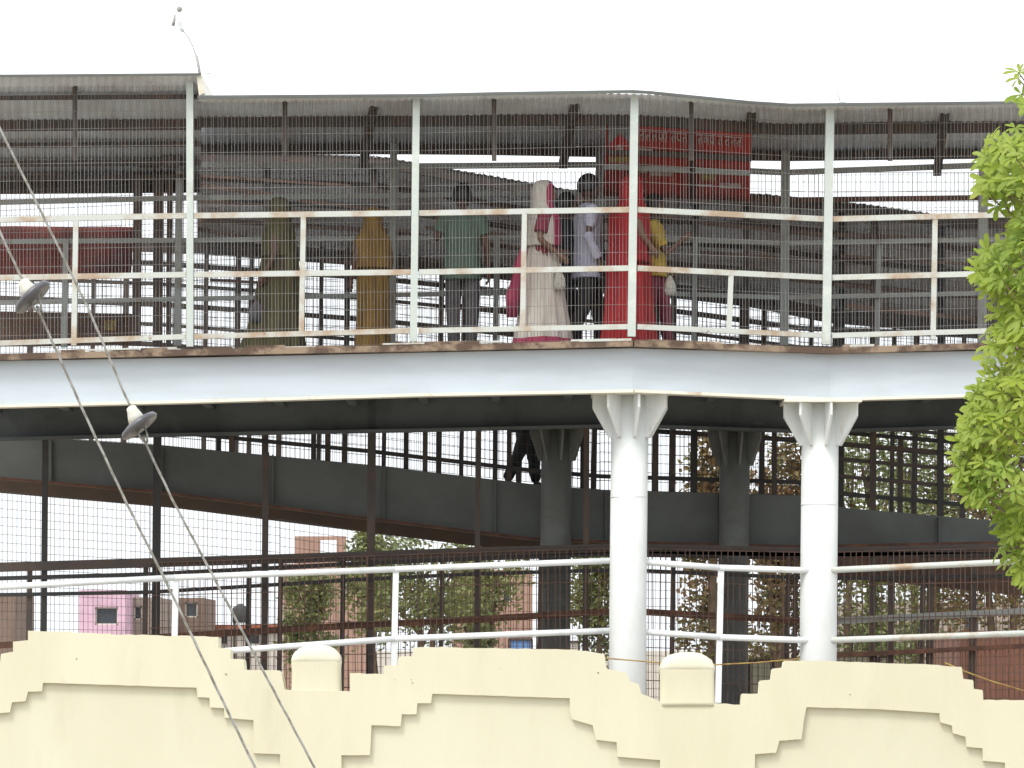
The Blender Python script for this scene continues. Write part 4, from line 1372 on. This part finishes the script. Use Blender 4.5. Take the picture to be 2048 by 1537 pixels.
house("long raw brick house behind the small trees", 566, 735, 1128, 100, 5, M['brick'], [(690, 700, 1150, 1200)])
house("bright pink house with a white window near the wall end", 158, 252, 1180, 110, 4, M['pink'], [(190, 236, 1215, 1250)])
house("grey plastered house joined to the pink house", 252, 322, 1195, 112, 4, M['dull'], [(268, 284, 1212, 1240)])
house("narrow brown house with a dark window, left of the white railing post", 352, 411, 1196, 116, 4, M['brownp'], [(370, 395, 1205, 1235)])
house("olive dark shed at the outer end of the lower railing", -60, 28, 1186, 95, 4, M['brownp'])
house("low pale house with a red tiled roof behind the stepped wall", 412, 560, 1258, 120, 5, M['pale'], [(440, 455, 1268, 1290), (500, 520, 1268, 1290)], M['redroof'])
house("dull brick house hidden behind the shaded columns", 905, 1065, 1140, 104, 5, M['brick'], [(935, 955, 1165, 1205), (1005, 1025, 1165, 1205)])
house("pale long house behind the trees at the lower right", 1690, 2090, 1205, 130, 6, M['dull'], [(1730, 1760, 1225, 1270), (1830, 1860, 1225, 1270), (1930, 1960, 1225, 1270)])
house("reddish brown house end behind the last wall steps", 1920, 2070, 1262, 60, 4, M['rustwall'])
tk = thing("water_tank", "dark round water tank on a stand, right of the narrow brown house", "tank", P(481, 1300, 118))
k = MB()
c = P(481, 1246, 118)
k.lathe(c, (0, 0, 1), [(0, .22), (.02, .24), (.42, .24), (.47, .20), (.52, .09), (.56, .08)], 18)
k.build("drum", M['tank'], tk, True)
for q in ((-.18, -.1), (.18, -.1), (-.18, .15), (.18, .15)):
    bar("leg", Vector((c.x + q[0], c.y + q[1], 0)), Vector((c.x + q[0], c.y + q[1], c.z)), .06, .06, M['dark'], tk)
# signs and boxes standing behind the wall
def sign(label, x0, x1, y0, y1, Y, m):
    a, b = P(x0, y1, Y), P(x1, y0, Y)
    t = thing("sign_board", label, "sign", ((a.x + b.x) / 2, Y, 0))
    box("panel", (a.x, Y, a.z), (b.x, Y + .04, b.z), m, t)
    fr_ = MB()
    for u, v in (((a.x, a.z), (b.x, a.z)), ((b.x, a.z), (b.x, b.z)), ((b.x, b.z), (a.x, b.z)), ((a.x, b.z), (a.x, a.z))):
        fr_.bar(Vector((u[0], Y - .01, u[1])), Vector((v[0], Y - .01, v[1])), .03, .03)
    fr_.build("frame", M['dark'], t)
    for x in (a.x + .06, b.x - .06):
        bar("leg", Vector((x, Y + .06, 0)), Vector((x, Y + .06, b.z)), .04, .04, M['dark'], t)
sign("small blue sign board above the middle of the wall", 1018, 1064, 1279, 1330, 55, M['blue'])
sign("tan sign board just left of the white column foot", 1108, 1158, 1284, 1330, 56, M['pale'])
sign("cream sign board right of the taller pier", 1498, 1546, 1322, 1400, 46, M['plaster'])
sign("long cream board behind the wall right of the second column", 1668, 1752, 1312, 1360, 46, M['plaster'])
sign("small cream board beside the rusty lower kerb", 1758, 1778, 1314, 1360, 47, M['plaster'])
